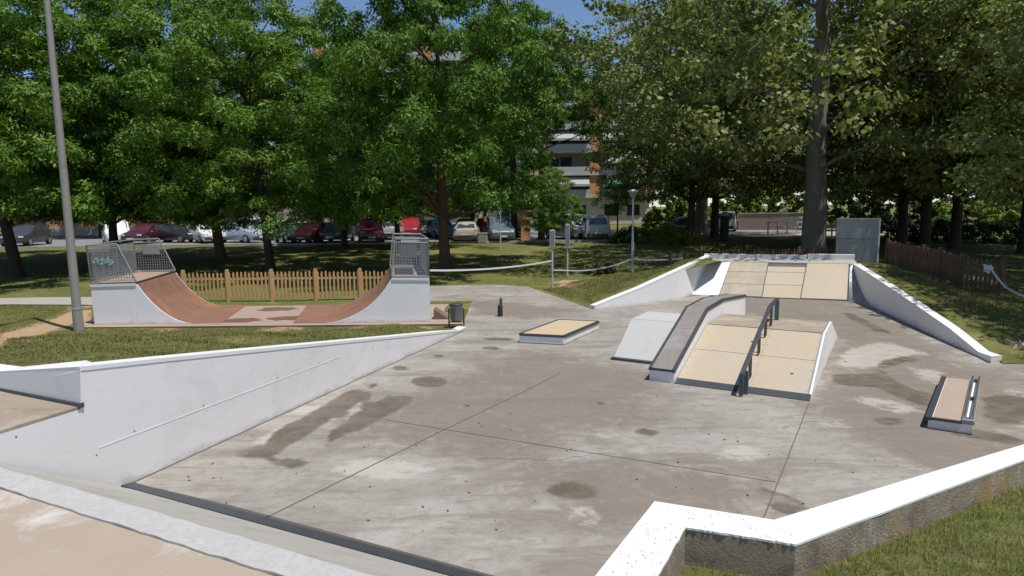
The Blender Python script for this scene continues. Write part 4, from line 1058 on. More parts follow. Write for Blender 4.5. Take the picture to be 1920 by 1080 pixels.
mb = MB(); mb.tube([p+V3((0,0,-.2)), p+V3((0,0,.55)), p+V3((0,0,.56)), p+V3((0,0,9.4))], [.125,.118,.108,.062], 16); mb.build('pole', MT['polegrey'], lp_, smooth=True)
mb = MB(); mb.lathe(p+V3((0,0,.52)), [(.122,0),(.125,.03),(.12,.06)], 16); mb.build('collar', MT['galv'], lp_)
mb = MB(); mb.tube([p+V3((0,0,9.38)), p+V3((0,-.5,9.55)), p+V3((0,-1.2,9.6))], .035, 8); mb.build('arm', MT['galv'], lp_)
mb = MB(); mb.box(tuple(p+V3((0,-1.35,9.58))), (.22,.5,.1)); mb.build('lamp_head', MT['galv'], lp_, bevel=.03)
LMP = G(1185.5, 520, .10)
lq = empty('lamp_post', LMP, 0, 'slim white park lamp post with a shallow cone shade beside the grass mound', 'lamp post')
zt = AT(1187, 372, LMP.y).z
mb = MB(); mb.tube([LMP+V3((0,0,-.2)), V3((LMP.x,LMP.y,LMP.z+1.5)), V3((LMP.x,LMP.y,LMP.z+1.52)), V3((LMP.x,LMP.y,zt))], [.06,.06,.042,.038], 12); mb.build('pole', MT['palepole'], lq, smooth=True)
mb = MB(); mb.lathe((LMP.x,LMP.y,zt-.02), [(.045,0),(.09,.07),(.20,.26),(.215,.29)], 20); mb.build('lamp_bowl', MT['polegrey'], lq, smooth=True)
mb = MB(); mb.lathe((LMP.x,LMP.y,zt+.27), [(.22,0),(.225,.02),(.10,.09),(.02,.10)], 20); mb.build('lamp_cap', MT['palepole'], lq, smooth=True)
def tape(label, pts, sag=.0, name='barrier_tape'):
    mb = MB(); P = []
    for (a, b), sg in zip(zip(pts[:-1], pts[1:]), sag):
        for i in range(10):
            t = i/10; q = a.lerp(b, t); q.z -= sg*4*t*(1-t); P.append(q)
    P.append(pts[-1])
    for a, b in zip(P[:-1], P[1:]): mb.beam(a, b, .006, .052)
    o = mb.build(name, MT['tape']); off = P[0].copy()
    for v in o.data.vertices: v.co -= off
    o.location = off
    tag(o, label, 'barrier tape', 'white barrier tape strung between posts'); return o
q1 = AT(806, 507, 17.4); q2 = AT(1034, 489, S1.y-.05)
tape('white barrier tape stretched from the perforated guard to the shorter sign', [V3((q1.x,q1.y,q1.z)), q2], [.10])
tape('white barrier tape hanging from both information signs to the white lamp post', [AT(1038,506.5,S1.y-.06), AT(1064,507,S2.y-.1), AT(1184,486,LMP.y-.06)], [.0,.16])
tape('white barrier tape from the white lamp post to the dark picket fence', [AT(1188,485.5,LMP.y-.06), AT(1281,484,25.5)], [.06])
tape('white barrier tape drooping from the end of the reddish fence to the right margin', [AT(1852,502,17.5)+V3((0,-.1,0)), AT(1885,538,17.0), AT(1925,556,16.3), AT(1990,575,15)], [.02,.03,.02])
mb = MB(); tpz = AT(1850,503,17.45); rr_ = random.Random(9)
for k in range(14):
    a = V3([rr_.uniform(-.12,.12) for _ in range(3)]); b = V3([rr_.uniform(-.12,.12) for _ in range(3)]); mb.beam(tpz+a, tpz+b, .006, .05)
o = mb.build('tape_knot', MT['tape']); tag(o, 'bunched white tape knot tied at the end of the reddish fence', 'barrier tape')
c = G(1910, 655, .05); mb = MB()
for k in range(16):
    a = V3((rr_.uniform(-.22,.22), rr_.uniform(-.22,.22), rr_.uniform(.0,.16))); b = V3((rr_.uniform(-.22,.22), rr_.uniform(-.22,.22), rr_.uniform(.0,.16))); mb.beam(c+a, c+b, .006, .05)
o = mb.build('crumpled_tape', MT['tape']); tag(o, 'crumpled white tape lying on the grass at the right margin', 'litter')
c = G(1045, 548, .03)
# bench in the shade at left
p = V3((-20.6, 23.3, tz(-20.6, 23.3)))
bc = empty('park_bench', p, 0, 'dark slatted park bench in deep shade at the far left', 'bench')
mb = MB()
for i in range(4): mb.box((p.x, p.y-.18+i*.11, p.z+.44), (1.8,.085,.035))
mb.build('seat', MT['oldwood'], bc)
mb = MB()
for i in range(3): mb.box((p.x, p.y+.27+i*.02, p.z+.58+i*.13), (1.8,.03,.09))
mb.build('backrest', MT['oldwood'], bc)
for s in (-.7,.7):
    mb = MB(); mb.beam((p.x+s,p.y-.2,p.z),(p.x+s,p.y-.2,p.z+.42),.05,.05); mb.beam((p.x+s,p.y+.2,p.z),(p.x+s,p.y+.32,p.z+.9),.05,.05); mb.beam((p.x+s,p.y-.2,p.z+.4),(p.x+s,p.y+.25,p.z+.4),.05,.05); mb.build('leg', MT['steel'], bc)

# ============================================================ CARS
def car_mesh(kind):
    # stations along the length: y (front = -L/2), zbottom, zbelt, zroof, half width body, half width roof
    if kind == 'hatch':   S = [(-2.0,.35,.62,.62,.70,.60),(-1.85,.22,.74,.74,.80,.68),(-1.0,.20,.92,.93,.85,.70),(-.85,.20,.94,1.02,.86,.68),(-.15,.20,.95,1.43,.87,.60),(.6,.20,.96,1.47,.87,.62),(1.45,.20,.97,1.42,.86,.60),(1.85,.22,.95,1.02,.84,.66),(2.0,.32,.80,.80,.78,.66)]
    elif kind == 'sedan': S = [(-2.2,.35,.60,.60,.72,.60),(-2.05,.22,.70,.70,.82,.68),(-1.0,.20,.88,.89,.86,.70),(-.8,.20,.90,.95,.87,.68),(-.1,.20,.91,1.36,.88,.58),(.7,.20,.93,1.39,.88,.58),(1.2,.20,.94,1.28,.87,.58),(1.6,.20,.95,.97,.86,.66),(2.1,.24,.92,.93,.84,.68),(2.2,.34,.78,.78,.78,.66)]
    else:                 S = [(-2.15,.35,.70,.70,.76,.66),(-2.0,.22,.86,.86,.86,.74),(-1.35,.20,1.04,1.06,.89,.74),(-1.15,.20,1.06,1.18,.89,.72),(-.55,.20,1.08,1.72,.90,.70),(.4,.20,1.08,1.80,.90,.73),(1.85,.20,1.08,1.80,.90,.73),(2.06,.22,1.06,1.70,.89,.75),(2.16,.30,.94,.96,.85,.76)]
    return S
def car_surface(S, nm, mat, parent, zcut=None):
    v = []; f = []; 
    for (y, zb, zs, zr, w, wr) in S:
        zm = zb+(zs-zb)*.55
        ring = [(-w*.90,zb),(-w,zb+.12),(-w*1.01,zm),(-w*.96,zs),(-(wr+.04)*1.0,zr-.05 if zr-zs > .1 else zs+(zr-zs)*.6),(-wr*.8,zr),(0,zr+.02)]
        ring = ring+[(-x, z) for x, z in reversed(ring[:-1])]
        v.append([(x, y, z) for x, z in ring])
    n = len(v[0]); vs = [p for r in v for p in r]
    for i in range(len(v)-1):
        for k in range(n-1): f.append((i*n+k, (i+1)*n+k, (i+1)*n+k+1, i*n+k+1))
        f.append((i*n+n-1, (i+1)*n+n-1, (i+1)*n, i*n))
    f.append(tuple(range(n))); f.append(tuple(reversed(range((len(v)-1)*n, len(v)*n))))
    mb = MB(); mb.add(vs, f); o = mb.build(nm, mat, parent, world=False, smooth=True)
    return o, v
PROTO = {}
def make_car(kind):
    S = car_mesh(kind)
    root = empty('parked_car', (0,0,0))
    body, rings = car_surface(S, 'body', MT['bwhite'], root)
    # glass: quads between stations where the greenhouse rises
    def win(name, pts, off):
        mb = MB(); c = sum((V3(p) for p in pts), V3((0,0,0)))/len(pts)
        P = [c+(V3(p)-c)*.86+V3(off) for p in pts]; mb.add(P, [(0,1,2,3)]); mb.build(name, MT['carglass'], root, world=False)
    idx = {'hatch':(3,4,6,7),'sedan':(3,4,6,7),'van':(3,4,6,8)}[kind]
    r0, r1, r2, r3 = [rings[i] for i in idx]
    win('windscreen', [r0[4], r0[8], r1[8], r1[4]], (0,-.02,.03)) 
    if kind == 'van':
        y = S[-2][0]; zt, zb_ = 1.50, 1.08; a = rings[-2]; b = rings[-3]
        win('rear_window', [(-.74,2.150,1.12),(.74,2.150,1.12),(.66,2.085,1.64),(-.66,2.085,1.64)], (0,.04,.0))
    else: win('rear_window', [r3[4], r3[8], r2[8], r2[4]], (0,.03,.03))
    for s in (0, 1):
        k3, k4 = (3, 4) if s == 0 else (9, 8)
        for (i, j) in zip(range(idx[1], idx[2]), range(idx[1]+1, idx[2]+1)):
            a, b = rings[i], rings[j]
            win('side_window', [a[k3], b[k3], b[k4], a[k4]], ((-.015 if s == 0 else .015), 0, .0))
    Lf, Lr = S[0][0], S[-1][0]
    for y in (Lf*.66, Lr*.64):
        for s in (-1, 1):
            mb = MB(); mb.tube([(s*.70, y, .31), (s*.90, y, .31)], .31, 18)
            wh = mb.build('wheel', MT['tyre'], root, world=False)
            mb = MB(); mb.tube([(s*.895, y, .31), (s*.912, y, .31)], .19, 12); mb.build('rim', MT['rim'], wh, world=False)
    zl = .66 if kind != 'van' else .78
    for s in (-1, 1):
        mb = MB(); mb.box((s*.60, Lf*.955, zl), (.30,.14,.12), s*.25); mb.build('headlight', MT['headlight'], root, world=False, bevel=.02)
        mb = MB(); mb.box((s*(.68), Lr*.965 if kind != 'van' else 2.05, .80 if kind != 'van' else .98), (.20,.12,.16 if kind != 'van' else .34)); mb.build('tail_light', MT['redlight'], root, world=False, bevel=.02)
        mb = MB(); mb.box((s*.94, S[3][0]+.15, S[3][2]+.06), (.14,.10,.12)); mb.build('door_mirror', MT['plastic'], root, world=False, bevel=.02)
    mb = MB(); mb.box((0, Lf+.04, .36), (1.40,.16,.24)); mb.build('front_bumper', MT['plastic'], root, world=False, bevel=.03)
    mb = MB(); mb.box((0, Lr-.03, .40), (1.45,.16,.24)); mb.build('rear_bumper', MT['plastic'], root, world=False, bevel=.03)
    mb = MB(); mb.box((0, Lf-.05, .42), (.52,.02,.11)); mb.build('front_plate', MT['plate'], root, world=False)
    mb = MB(); mb.box((0, Lr+.06, .56), (.52,.02,.11)); mb.build('rear_plate', MT['plate'], root, world=False)
    return root
cars = [ # px, base y, depth, kind, heading deg (0 = front toward viewer, 180 = rear), paint, rgb, label
 (8,447,45,'hatch',10,'charcoal',(.05,.05,.055),'charcoal hatchback at the far left margin behind a trunk'),
 (186,447,46,'van',35,'white',(.75,.75,.76),'white van angled behind the tall grey lamp post'),
 (243,447,46,'hatch',0,'maroon',(.07,.012,.018),'dark maroon hatchback above the left mesh guard'),
 (262,428,57,'hatch',0,'brightred',(.55,.03,.06),'bright red hatchback showing only its roof behind the maroon hatchback'),
 (300,444,47,'sedan',70,'blackgrey',(.03,.03,.035),'black saloon seen side-on above the mesh guard'),
 (362,446,46,'sedan',40,'white',(.75,.75,.76),'white saloon half hidden behind the low green boughs at left'),
 (434,446,45.5,'hatch',60,'silverblue',(.45,.49,.58),'pale silver-blue hatchback between two trunks at left'),
 (473,441,49,'van',70,'white',(.75,.75,.76),'white off-roader parked behind the silver-blue hatchback'),
 (528,450,44,'hatch',30,'silver',(.40,.42,.43),'grey-silver hatchback left of the red hatchback'),
 (569,450,44,'hatch',-6,'red',(.52,.02,.02),'bright red hatchback facing the viewer left of the thick trunk'),
 (617,449,44.5,'hatch',0,'darkblue',(.03,.05,.08),'dark blue hatchback beside the thick reddish trunk'),
 (683,450,44,'van',14,'crimson',(.36,.02,.07),'crimson small van facing the viewer, right of the thick reddish trunk'),
 (727,441,48,'hatch',180,'silver2',(.42,.46,.48),'light silver hatchback seen from behind, next to the crimson van'),
 (764,438,50,'van',0,'cherry',(.27,.02,.03),'red van partly hidden by a trunk behind the perforated guard'),
 (797,436,52,'sedan',0,'white',(.75,.75,.76),'small white saloon far back, between the red van and the blue car'),
 (822,441,49,'hatch',20,'teal',(.07,.20,.30),'teal blue hatchback left of the dark central trunk'),
 (873,452,43,'sedan',180,'champagne',(.50,.46,.41),'champagne saloon seen from behind, right of the dark central trunk'),
 (870,437,50,'hatch',0,'plum',(.12,.04,.06),'dark plum hatchback peeping above the champagne saloon'),
 (908,432,53,'hatch',0,'darkred',(.34,.03,.05),'dark red hatchback behind the pale cabinet box'),
 (934,452,43,'van',10,'slate',(.13,.17,.20),'slate blue estate behind the thin sapling'),
 (972,438,50,'hatch',0,'wine',(.25,.02,.04),'wine red hatchback left of the brick pillar'),
 (1071,447,45,'sedan',30,'white',(.75,.75,.76),'white saloon behind the two information signs'),
 (1092,441,48,'van',25,'white',(.75,.75,.76),'white off-roader between the signs and the silver people carrier'),
 (1121,452,43,'van',180,'silver3',(.36,.37,.40),'silver people carrier seen from behind, left of the round bushes'),
 (1310,437,52,'sedan',80,'graphite',(.10,.11,.12),'graphite saloon in the shade beyond the round bushes'),
 (1376,437,56,'van',160,'pinkwhite',(.60,.55,.57),'tiny white van at the start of the pale lane'),
]
PR = {k: make_car(k) for k in ('hatch','sedan','van')}
used = {}
for px, py, Y, kind, hd, pn, rgb, lab in cars:
    q = AT(px, py, Y); 
    if kind in used: r = copy_tree(PR[kind])
    else: r = PR[kind]; used[kind] = 1
    r.location = (q.x, Y+2.1, .716); r.rotation_euler = (0,0,RAD(hd))
    vanlike = {'van':.97,'hatch':1.0,'sedan':1.0}[kind]
    r.scale = (vanlike,)*3
    tag(r, lab, 'car', 'cars parked along the street')
    pm = carpaint(pn, rgb, .25 if 'silver' in pn or pn in ('champagne','slate','graphite') else 0)
    for ch in r.children:
        if ch.name.startswith('body'):
            ch.data = ch.data.copy(); ch.data.materials[0] = pm

# brick pillar, grey utility box, street signs, dark post
p = AT(985, 441, 44.0); p.z = .7
bp_ = empty('brick_pillar', p, 0, 'orange brick pillar with a wider capped head in front of the parked cars', 'pillar')
mb = MB(); mb.box((p.x,p.y,p.z+.75), (.62,.5,1.5)); mb.build('shaft', MT['brick'], bp_, bevel=.02)
mb = MB(); mb.box((p.x,p.y,p.z+1.78), (.95,.7,.55)); mb.build('head', MT['orangewall'], bp_, bevel=.02)
mb = MB(); mb.box((p.x,p.y,p.z+2.09), (1.05,.8,.07)); mb.build('cap', MT['stucco'], bp_)
p = AT(905, 453, 42.8); p.z = tz(p.x, 42.8)
ub = empty('utility_cabinet', p, 0, 'pale grey concrete utility cabinet between the champagne saloon and the slate estate', 'cabinet')
mb = MB(); mb.box((p.x,p.y,p.z+.32), (.62,.4,.64)); mb.build('cabinet_body', MT['greyconc'], ub, bevel=.02)
mb = MB(); mb.box((p.x,p.y-.21,p.z+.32), (.5,.02,.5)); mb.build('cabinet_door', MT['galv'], ub)
mb = MB(); mb.box((p.x,p.y,p.z+.67), (.68,.46,.05)); mb.build('cabinet_roof', MT['conc'], ub)
p = AT(1358, 441, 42); p.z = tz(p.x, 42)
dp = empty('advertising_post', p, 0, 'dark stubby street post with a pale blue cap between two trunks', 'post')
zt = AT(1358, 406, 42).z
mb = MB(); mb.lathe(p, [(.26,0),(.28,.05),(.28,zt-p.z),(.2,zt-p.z+.03)], 16); mb.build('post_body', MT['black'], dp, smooth=True)
mb = MB(); mb.lathe((p.x,p.y,zt+.02), [(.20,0),(.26,.05),(.24,.22),(.05,.30)], 16); mb.build('post_cap', MT['bluesign'], dp, smooth=True)
p = AT(1475, 432, 50); p.z = .7
ss = empty('street_sign', p, 0, 'thin pole with small orange and white direction boards beyond the lawn', 'sign')
mb = MB(); mb.tube([p, V3((p.x,p.y,AT(1475,382,50).z))], .035, 8); mb.build('pole', MT['palepole'], ss)
for k, (x0, x1, y0, y1, m) in enumerate(((1475,1486,383,387,'orangesign'),(1475,1484,388,392,'white'),(1462,1475,393,396,'white'))):
    a, b = AT(x0, y1, 50), AT(x1, y0, 50); mb = MB(); mb.box(((a.x+b.x)/2, 49.94, (a.z+b.z)/2), (abs(b.x-a.x), .03, abs(b.z-a.z))); mb.build('sign_board', MT[m], ss)

# guard rails and low stone wall at right back
def railing(label, a, b, za, zb_, n, mat, rails=(0.45, .9)):
    r = empty('guard_rail', a, 0, label, 'railing', 'white guard rails beyond the lawn')
    a, b = V3(a), V3(b)
    mb = MB()
    for h in rails: mb.beam(a+V3((0,0,h)), b+V3((0,0,h)), .05, .13)
    mb.build('rails', mat, r)
    for i in range(n+1):
        q = a.lerp(b, i/n); mb = MB(); mb.beam(q+V3((0,0,-.05)), q+V3((0,0,1.0)), .08, .08); mb.build('post', mat, r)
def A2(x, Y, z=.7): q = AT(x, 430, Y); return (q.x, Y, z)
railing('white guard rail left of the big plane trunk, beyond the pale lane', A2(1440,50), A2(1530,50), 0, 0, 5, MT['bwhite'], (.55,.95,1.3) )
railing('long white guard rail right of the metal cabinet, above the dark hedge', A2(1560,44), A2(1830,42,.9), 0, 0, 9, MT['bwhite'], (.75,1.05))
lwall = empty('stone_wall', A2(1385,66), 0, 'low brown stone wall behind the pale lane', 'wall')
a, b = V3(A2(1383,60)), V3(A2(1530,58)); mb = MB(); mb.beam(a+V3((0,0,.75)), b+V3((0,0,.75)), .4, 1.5); mb.build('wall_body', MT['stonewall'], lwall)
mb = MB(); mb.beam(a+V3((0,0,1.54)), b+V3((0,0,1.54)), .5, .08); mb.build('coping', MT['conc'], lwall)

# ============================================================ APARTMENT BUILDING AND LOW BUILDINGS
def block(x0, x1, Yf, floors, label, fh=2.9, gf=3.6, z0=.7, bay=7.0, brickw=1.5, seed=1, name='apartment_building', roofc=MT['brick']):
    rr_ = random.Random(seed)
    B = empty(name, ((x0+x1)/2, Yf+6, z0), 0, label, 'building')
    H = gf+fh*floors
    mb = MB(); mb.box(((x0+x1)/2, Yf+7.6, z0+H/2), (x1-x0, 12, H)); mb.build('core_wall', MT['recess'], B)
    mb = MB(); mb.box(((x0+x1)/2, Yf+.9, z0+gf/2), (x1-x0+.1, 1.3, gf-.1)); mb.build('ground_floor_wall', MT['stucco'], B)
    mb = MB(); mb.box(((x0+x1)/2, Yf+7, z0+H+.25), (x1-x0+.8, 14, .5)); mb.build('roof', MT['bwhite'], B)
    n = max(1, int(round((x1-x0)/bay))); bw = (x1-x0)/n
    for i in range(n+1):
        x = x0+i*bw
        mb = MB(); mb.box((x, Yf+.75, z0+gf+fh*floors/2), (brickw, 1.7, fh*floors-.02)); mb.build('brick_pier', MT['brick'], B)
    for fl_ in range(floors+1):
        z = z0+gf+fl_*fh
        mb = MB(); mb.box(((x0+x1)/2, Yf+.62, z), (x1-x0+.3, 1.9, .24)); mb.build('floor_slab', MT['bwhite'], B)
    for i in range(n):
        xa, xb = x0+i*bw+brickw/2, x0+(i+1)*bw-brickw/2; xc = (xa+xb)/2; w_ = xb-xa
        for fl_ in range(floors):
            z = z0+gf+fl_*fh
            mb = MB(); mb.box((xc, Yf-.22, z+.55), (w_-.02, .10, .85)); mb.build('balcony_front', MT['bwhite'], B)
            mb = MB(); mb.box((xc+rr_.uniform(-1.2,1.2), Yf+1.58, z+1.25), (1.5,.06,2.1)); mb.box((xc-w_*.3, Yf+1.58, z+1.55), (1.0,.06,1.3)); wd2 = mb.build('window', MT['glass'], B)
            r = rr_.random()
            if r < .38:
                mb = MB(); mb.add([(xa+.1,Yf-.75,z+1.65),(xb-.1,Yf-.75,z+1.65),(xb-.1,Yf+.1,z+2.55),(xa+.1,Yf+.1,z+2.55),(xa+.1,Yf-.75,z+1.35),(xb-.1,Yf-.75,z+1.35)], [(0,1,2,3),(4,5,1,0)]); mb.build('awning', MT['awning'] if r > .08 else MT['greenawning'], B)
        # ground floor openings
        for s in (-.27, .27):
            mb = MB(); mb.box((xc+s*w_, Yf+.22, z0+1.9), (1.6,.08,1.3)); mb.box((xc+s*w_, Yf+.20, z0+1.2), (1.8,.16,.1)); mb.build('window', MT['glass'], B)
    return B
block(-24, -3.7, 84, 7, 'taller orange brick apartment block glimpsed high between the bright green trees', seed=4)
block(-3, 18, 84, 5, 'orange brick apartment block with white balconies and awnings seen right of the green trees', seed=7)
block(-75, -46, 88, 3, 'lower brick apartment block hidden behind the trees at far left', seed=9)
p = V3((-62, 74, .7))
def lowhouse(label, xa, xb, Y, h, mat, basemat):
    B = empty('low_building', ((xa+xb)/2, Y, .7), 0, label, 'building')
    mb = MB(); mb.box(((xa+xb)/2, Y+4, .7+h/2), (xb-xa, 8, h)); mb.build('wall', mat, B)
    mb = MB(); mb.box(((xa+xb)/2, Y-.05, .7+.4), (xb-xa+.1, .2, .8)); mb.build('plinth', basemat, B)
    mb = MB(); mb.box(((xa+xb)/2, Y+4, .7+h+.12), (xb-xa+.5, 8.5, .24)); mb.build('roof', MT['bwhite'], B)
    for i in range(int((xb-xa)/4)):
        x = xa+2+i*4; mb = MB(); mb.box((x, Y-.03, .7+h*.72), (1.3,.08,.9)); w_ = mb.build('window', MT['glass'], B)
        mb = MB(); mb.box((x, Y-.08, .7+h*.72-.5), (1.5,.16,.08)); mb.build('sill', MT['bwhite'], w_, world=True)
lowhouse('low apricot building with a pale plinth behind the leftmost trunks', -52, -38, 66, 4.6, MT['orangewall'], MT['bwhite'])
lowhouse('low apricot building behind the crimson van and silver hatchback', -17, -10.5, 67, 4.0, MT['orangewall'], MT['bwhite'])
lowhouse('low cream building behind the white saloon at left', -36, -20, 72, 3.6, MT['stucco'], MT['bwhite'])
# ============================================================ VEGETATION
def leaf_cards(rs, centers, radii, per, size, asp, leaflets, up_bias, flat=.6, droop=.25):
    """returns (co, quads): sprays of rhombic leaflets spread through clumps"""
    n = sum(per); 
    C = np.repeat(np.array(centers), per, axis=0); R = np.repeat(np.array(radii), per)
    d = rs.normal(size=(n,3)); d /= np.linalg.norm(d,axis=1)[:,None]
    rad = rs.random(n)**0.45
    P = C + d*(rad*R)[:,None]*np.array([1,1,flat])
    up = rs.normal(size=(n,3))*.38 + d*.75; up[:,2] += up_bias
    up /= np.linalg.norm(up,axis=1)[:,None]
    ax = rs.normal(size=(n,3)) + d*np.array([1,1,.2])*.9; ax[:,2] -= droop
    ax -= up*(ax*up).sum(1)[:,None]; ax /= np.linalg.norm(ax,axis=1)[:,None]+1e-9
    sd_ = np.cross(ax, up); nr = up
    sz = size*rs.uniform(.7,1.3,n)
    out = []
    for k in range(leaflets):
        if leaflets == 1: base = P; la = ax; ll = sz
        else:
            t = (k/(leaflets-1)); s = -1 if k % 2 else 1
            base = P + ax*(sz*(t-.5)*1.6)[:,None]
            ang = s*(.85 if k < leaflets-1 else 0)+rs.normal(0,.35,n)
            la = ax*np.cos(ang)[:,None]+sd_*np.sin(ang)[:,None] + nr*rs.normal(0,.28,n)[:,None]; ll = sz*rs.uniform(.6,1.25,n)
        pr2 = np.cross(nr, la); pr2 /= np.linalg.norm(pr2,axis=1)[:,None]+1e-9
        tip = base+la*ll[:,None]; mid_ = base+la*(ll*.45)[:,None]; wv = pr2*(ll*asp)[:,None]
        dn = nr*(ll*.10)[:,None]
        out.append(np.stack([base, mid_+wv-dn, tip-dn, mid_-wv-dn], 1))
    co = np.concatenate(out, 0).reshape(-1,3)
    q = np.arange(len(co)).reshape(-1,4)
    return co, q
def make_tree(seed, H, cb_, R, leafm, barkm, nclump=70, per=130, size=.2, asp=.2, leaflets=4, trunk_r=.25, rtop=.55, lean=(0,0), clump_r=(.7,1.25), top_shape=.5, nlimb=9, fork=.35, droop=.25, name='tree', upb=.55, low=0.0, sep=.5, clear=0.0):
    rs = np.random.RandomState(seed); rr_ = random.Random(seed)
    root = empty(name, (0,0,0))
    cs = []; rads = []
    tries = 0
    while len(cs) < nclump and tries < nclump*90:
        tries += 1
        u = rr_.random(); z = cb_+(H-cb_)*u
        uu = u*(1-low)+low; prof_ = max(.25, (1-abs(2*uu-1)**2.4)**.5)
        a = rr_.uniform(0, 2*PI); q = rr_.random()**.42
        lob = 1+.22*math.sin(2*a+seed)+.13*math.sin(3*a+seed*2+u*5)
        r = R*prof_*q*lob
        x, y = r*math.cos(a)+lean[0]*z, r*math.sin(a)+lean[1]*z
        cr = rr_.uniform(*clump_r)
        if clear and abs(x) < clear+cr*.8 and y < .5 and z < H*.8: continue
        if any((x-c[0])**2+(y-c[1])**2+((z-c[2])*1.3)**2 < (sep*(cr+k))**2 for c, k in zip(cs, rads)): continue
        cs.append((x, y, z)); rads.append(cr)
    per_ = [max(8, int(per*(k/1.0)**2)) for k in rads]
    co, q = leaf_cards(rs, cs, rads, per_, size, asp, leaflets, upb, droop=droop)
    # a few sprays hanging loose round the edge
    crown = rawmesh('crown', co, q, leafm, root)
    mb = MB(); zt = cb_+(H-cb_)*.72
    tp_ = [V3((lean[0]*z+rr_.uniform(-.06,.06)*z/3, lean[1]*z+rr_.uniform(-.06,.06)*z/3, z)) for z in (-.3,0,.5,cb_*.7,cb_,cb_+(zt-cb_)*.33,cb_+(zt-cb_)*.66,zt)]
    tr_ = [trunk_r*1.45,trunk_r*1.3,trunk_r*1.05,trunk_r*.92,trunk_r*.86,trunk_r*.66,trunk_r*.42,trunk_r*.15]
    mb.tube(tp_, tr_, 12); mb.build('trunk', barkm, root, world=False, smooth=True)
    mb = MB(); order = sorted(range(len(cs)), key=lambda i: rr_.random())[:nlimb*4]
    for j, i in enumerate(order):
        c = V3(cs[i]); zb = max(cb_*.85, min(zt*.95, c.z-abs(rr_.uniform(.6,1.6))-.25*V3((c.x,c.y,0)).length))
        b = V3((lean[0]*zb, lean[1]*zb, zb)); mid1 = b.lerp(c, .5)+V3((rr_.uniform(-.3,.3), rr_.uniform(-.3,.3), -.05+rr_.uniform(0,.3)))
        r0 = trunk_r*(.42 if j < nlimb else .2)
        mb.tube([b, b.lerp(mid1,.5)+V3((0,0,.08)), mid1, c], [r0, r0*.8, r0*.55, r0*.12], 6, cap=False)
    mb.build('limbs', barkm, root, world=False, smooth=True)
    return root
T = {}
T['g1'] = make_tree(11, 14.8, 2.7, 6.3, MT['leafA'], MT['bark'], 250, 165, .20, .22, 4, .24, low=.30, clump_r=(.45,1.12), nlimb=8, sep=.86, lean=(0,-.18))
T['g2'] = make_tree(23, 14.2, 2.5, 5.1, MT['leafA'], MT['bark'], 215, 165, .20, .22, 4, .22, low=.30, clump_r=(.42,1.08), nlimb=8, sep=.86)
T['g3'] = make_tree(37, 15.4, 2.9, 6.3, MT['leafB'], MT['barkred'], 250, 165, .21, .22, 4, .30, low=.28, clump_r=(.45,1.15), nlimb=8, sep=.86, lean=(0,-.18))
T['h1'] = make_tree(41, 14.6, 7.4, 4.2, MT['leafA'], MT['bark'], 130, 165, .20, .22, 4, .22, low=.25, clump_r=(.4,.9), nlimb=7, sep=.70)
T['p1'] = make_tree(51, 20.0, 4.4, 9.4, MT['leafP'], MT['barkplane'], 520, 125, .22, .40, 1, .50, low=.22, clump_r=(.5,1.25), nlimb=6, upb=.4, name='plane_tree', droop=.5, sep=.62, clear=.15)
T['p2'] = make_tree(67, 15.5, 3.0, 6.5, MT['leafP'], MT['bark'], 300, 140, .21, .38, 1, .26, low=.25, clump_r=(.5,1.15), nlimb=7, upb=.45, name='plane_tree', droop=.4, sep=.68)
T['s'] = make_tree(71, 5.2, 2.2, 1.9, MT['leafA'], MT['bark'], 26, 90, .17, .22, 4, .07, clump_r=(.45,.8), nlimb=5, name='small_tree')
T['sap'] = make_tree(75, 4.6, 2.3, 1.1, MT['leafA'], MT['palepole'] , 12, 50, .15, .22, 4, .035, clump_r=(.35,.6), nlimb=4, name='sapling')
first = set()
def plant(kind, x, y, sc_, rz, label, group, z=None, sz=None):
    if kind in first: r = copy_tree(T[kind])
    else: r = T[kind]; first.add(kind)
    r.location = (x, y, tz(x, y) if z is None else z); r.rotation_euler = (0,0,rz); s = sc_ if sz is None else sz
    r.scale = (sc_, sc_, s); tag(r, label, 'tree', group); return r
def PX(px, Y): return AT(px, 430, Y).x
GR, GB, GPn = 'row of bright green trees behind the skate area', 'trees on the far side of the parked cars', 'olive leaved plane trees on the right lawn'
plant('g1', PX(25,29.5), 29.5, 1.0, 0.02, 'bright green tree with a dark trunk at the far left behind the bench', GR)
plant('g2', PX(-110,33), 33, 1.05, 2.0, 'bright green tree cut by the left edge of the view', GR)
plant('g2', PX(212,33.5), 33.5, .98, 1.1, 'bright green tree whose trunk hides behind the left mesh guard', GR)
plant('g3', PX(410,36.3), 36.3, .90, 0.05, 'bright green tree with its trunk left of the thin dark one, above the picket fence', GR)
plant('g1', PX(511,31.5), 31.0, .84, -0.03, 'bright green tree with a thin dark trunk behind the middle of the picket fence', GR)
plant('g2', PX(645,42.3), 42.3, .80, -.3, 'bright green tree with a thick reddish trunk left of the crimson van', GR)
plant('g2', PX(745,39.5), 39.5, .80, 5.0, 'bright green tree with a leaning trunk above the perforated guard', GR)
plant('g1', PX(785,60), 60, .95, .3, 'bright green tree with a dark trunk beyond the cars behind the leaning one', GR)
plant('g3', PX(838,31.5), 30.2, .84, 0.03, 'bright green tree with the tall dark central trunk', GR, sz=.95)
plant('sap', PX(938,38.5), 38.5, 1.0, 1.0, 'thin pale stemmed sapling in front of the slate estate', 'young trees')
plant('g2', PX(1035,41), 41, .34, 0.2, 'small bright green tree with drooping boughs left of the information signs', GR)
plant('g1', PX(885,57), 57, .93, 2.9, 'bright green tree behind the slate estate', GR)
plant('h1', PX(1015,46), 46, 1.0, .5, 'high crowned bright green tree above the balconies of the apartment block', GR)
plant('h1', PX(965,50), 50, 1.18, 2.5, 'tall bright green tree top just left of the blue sky gap', GR)
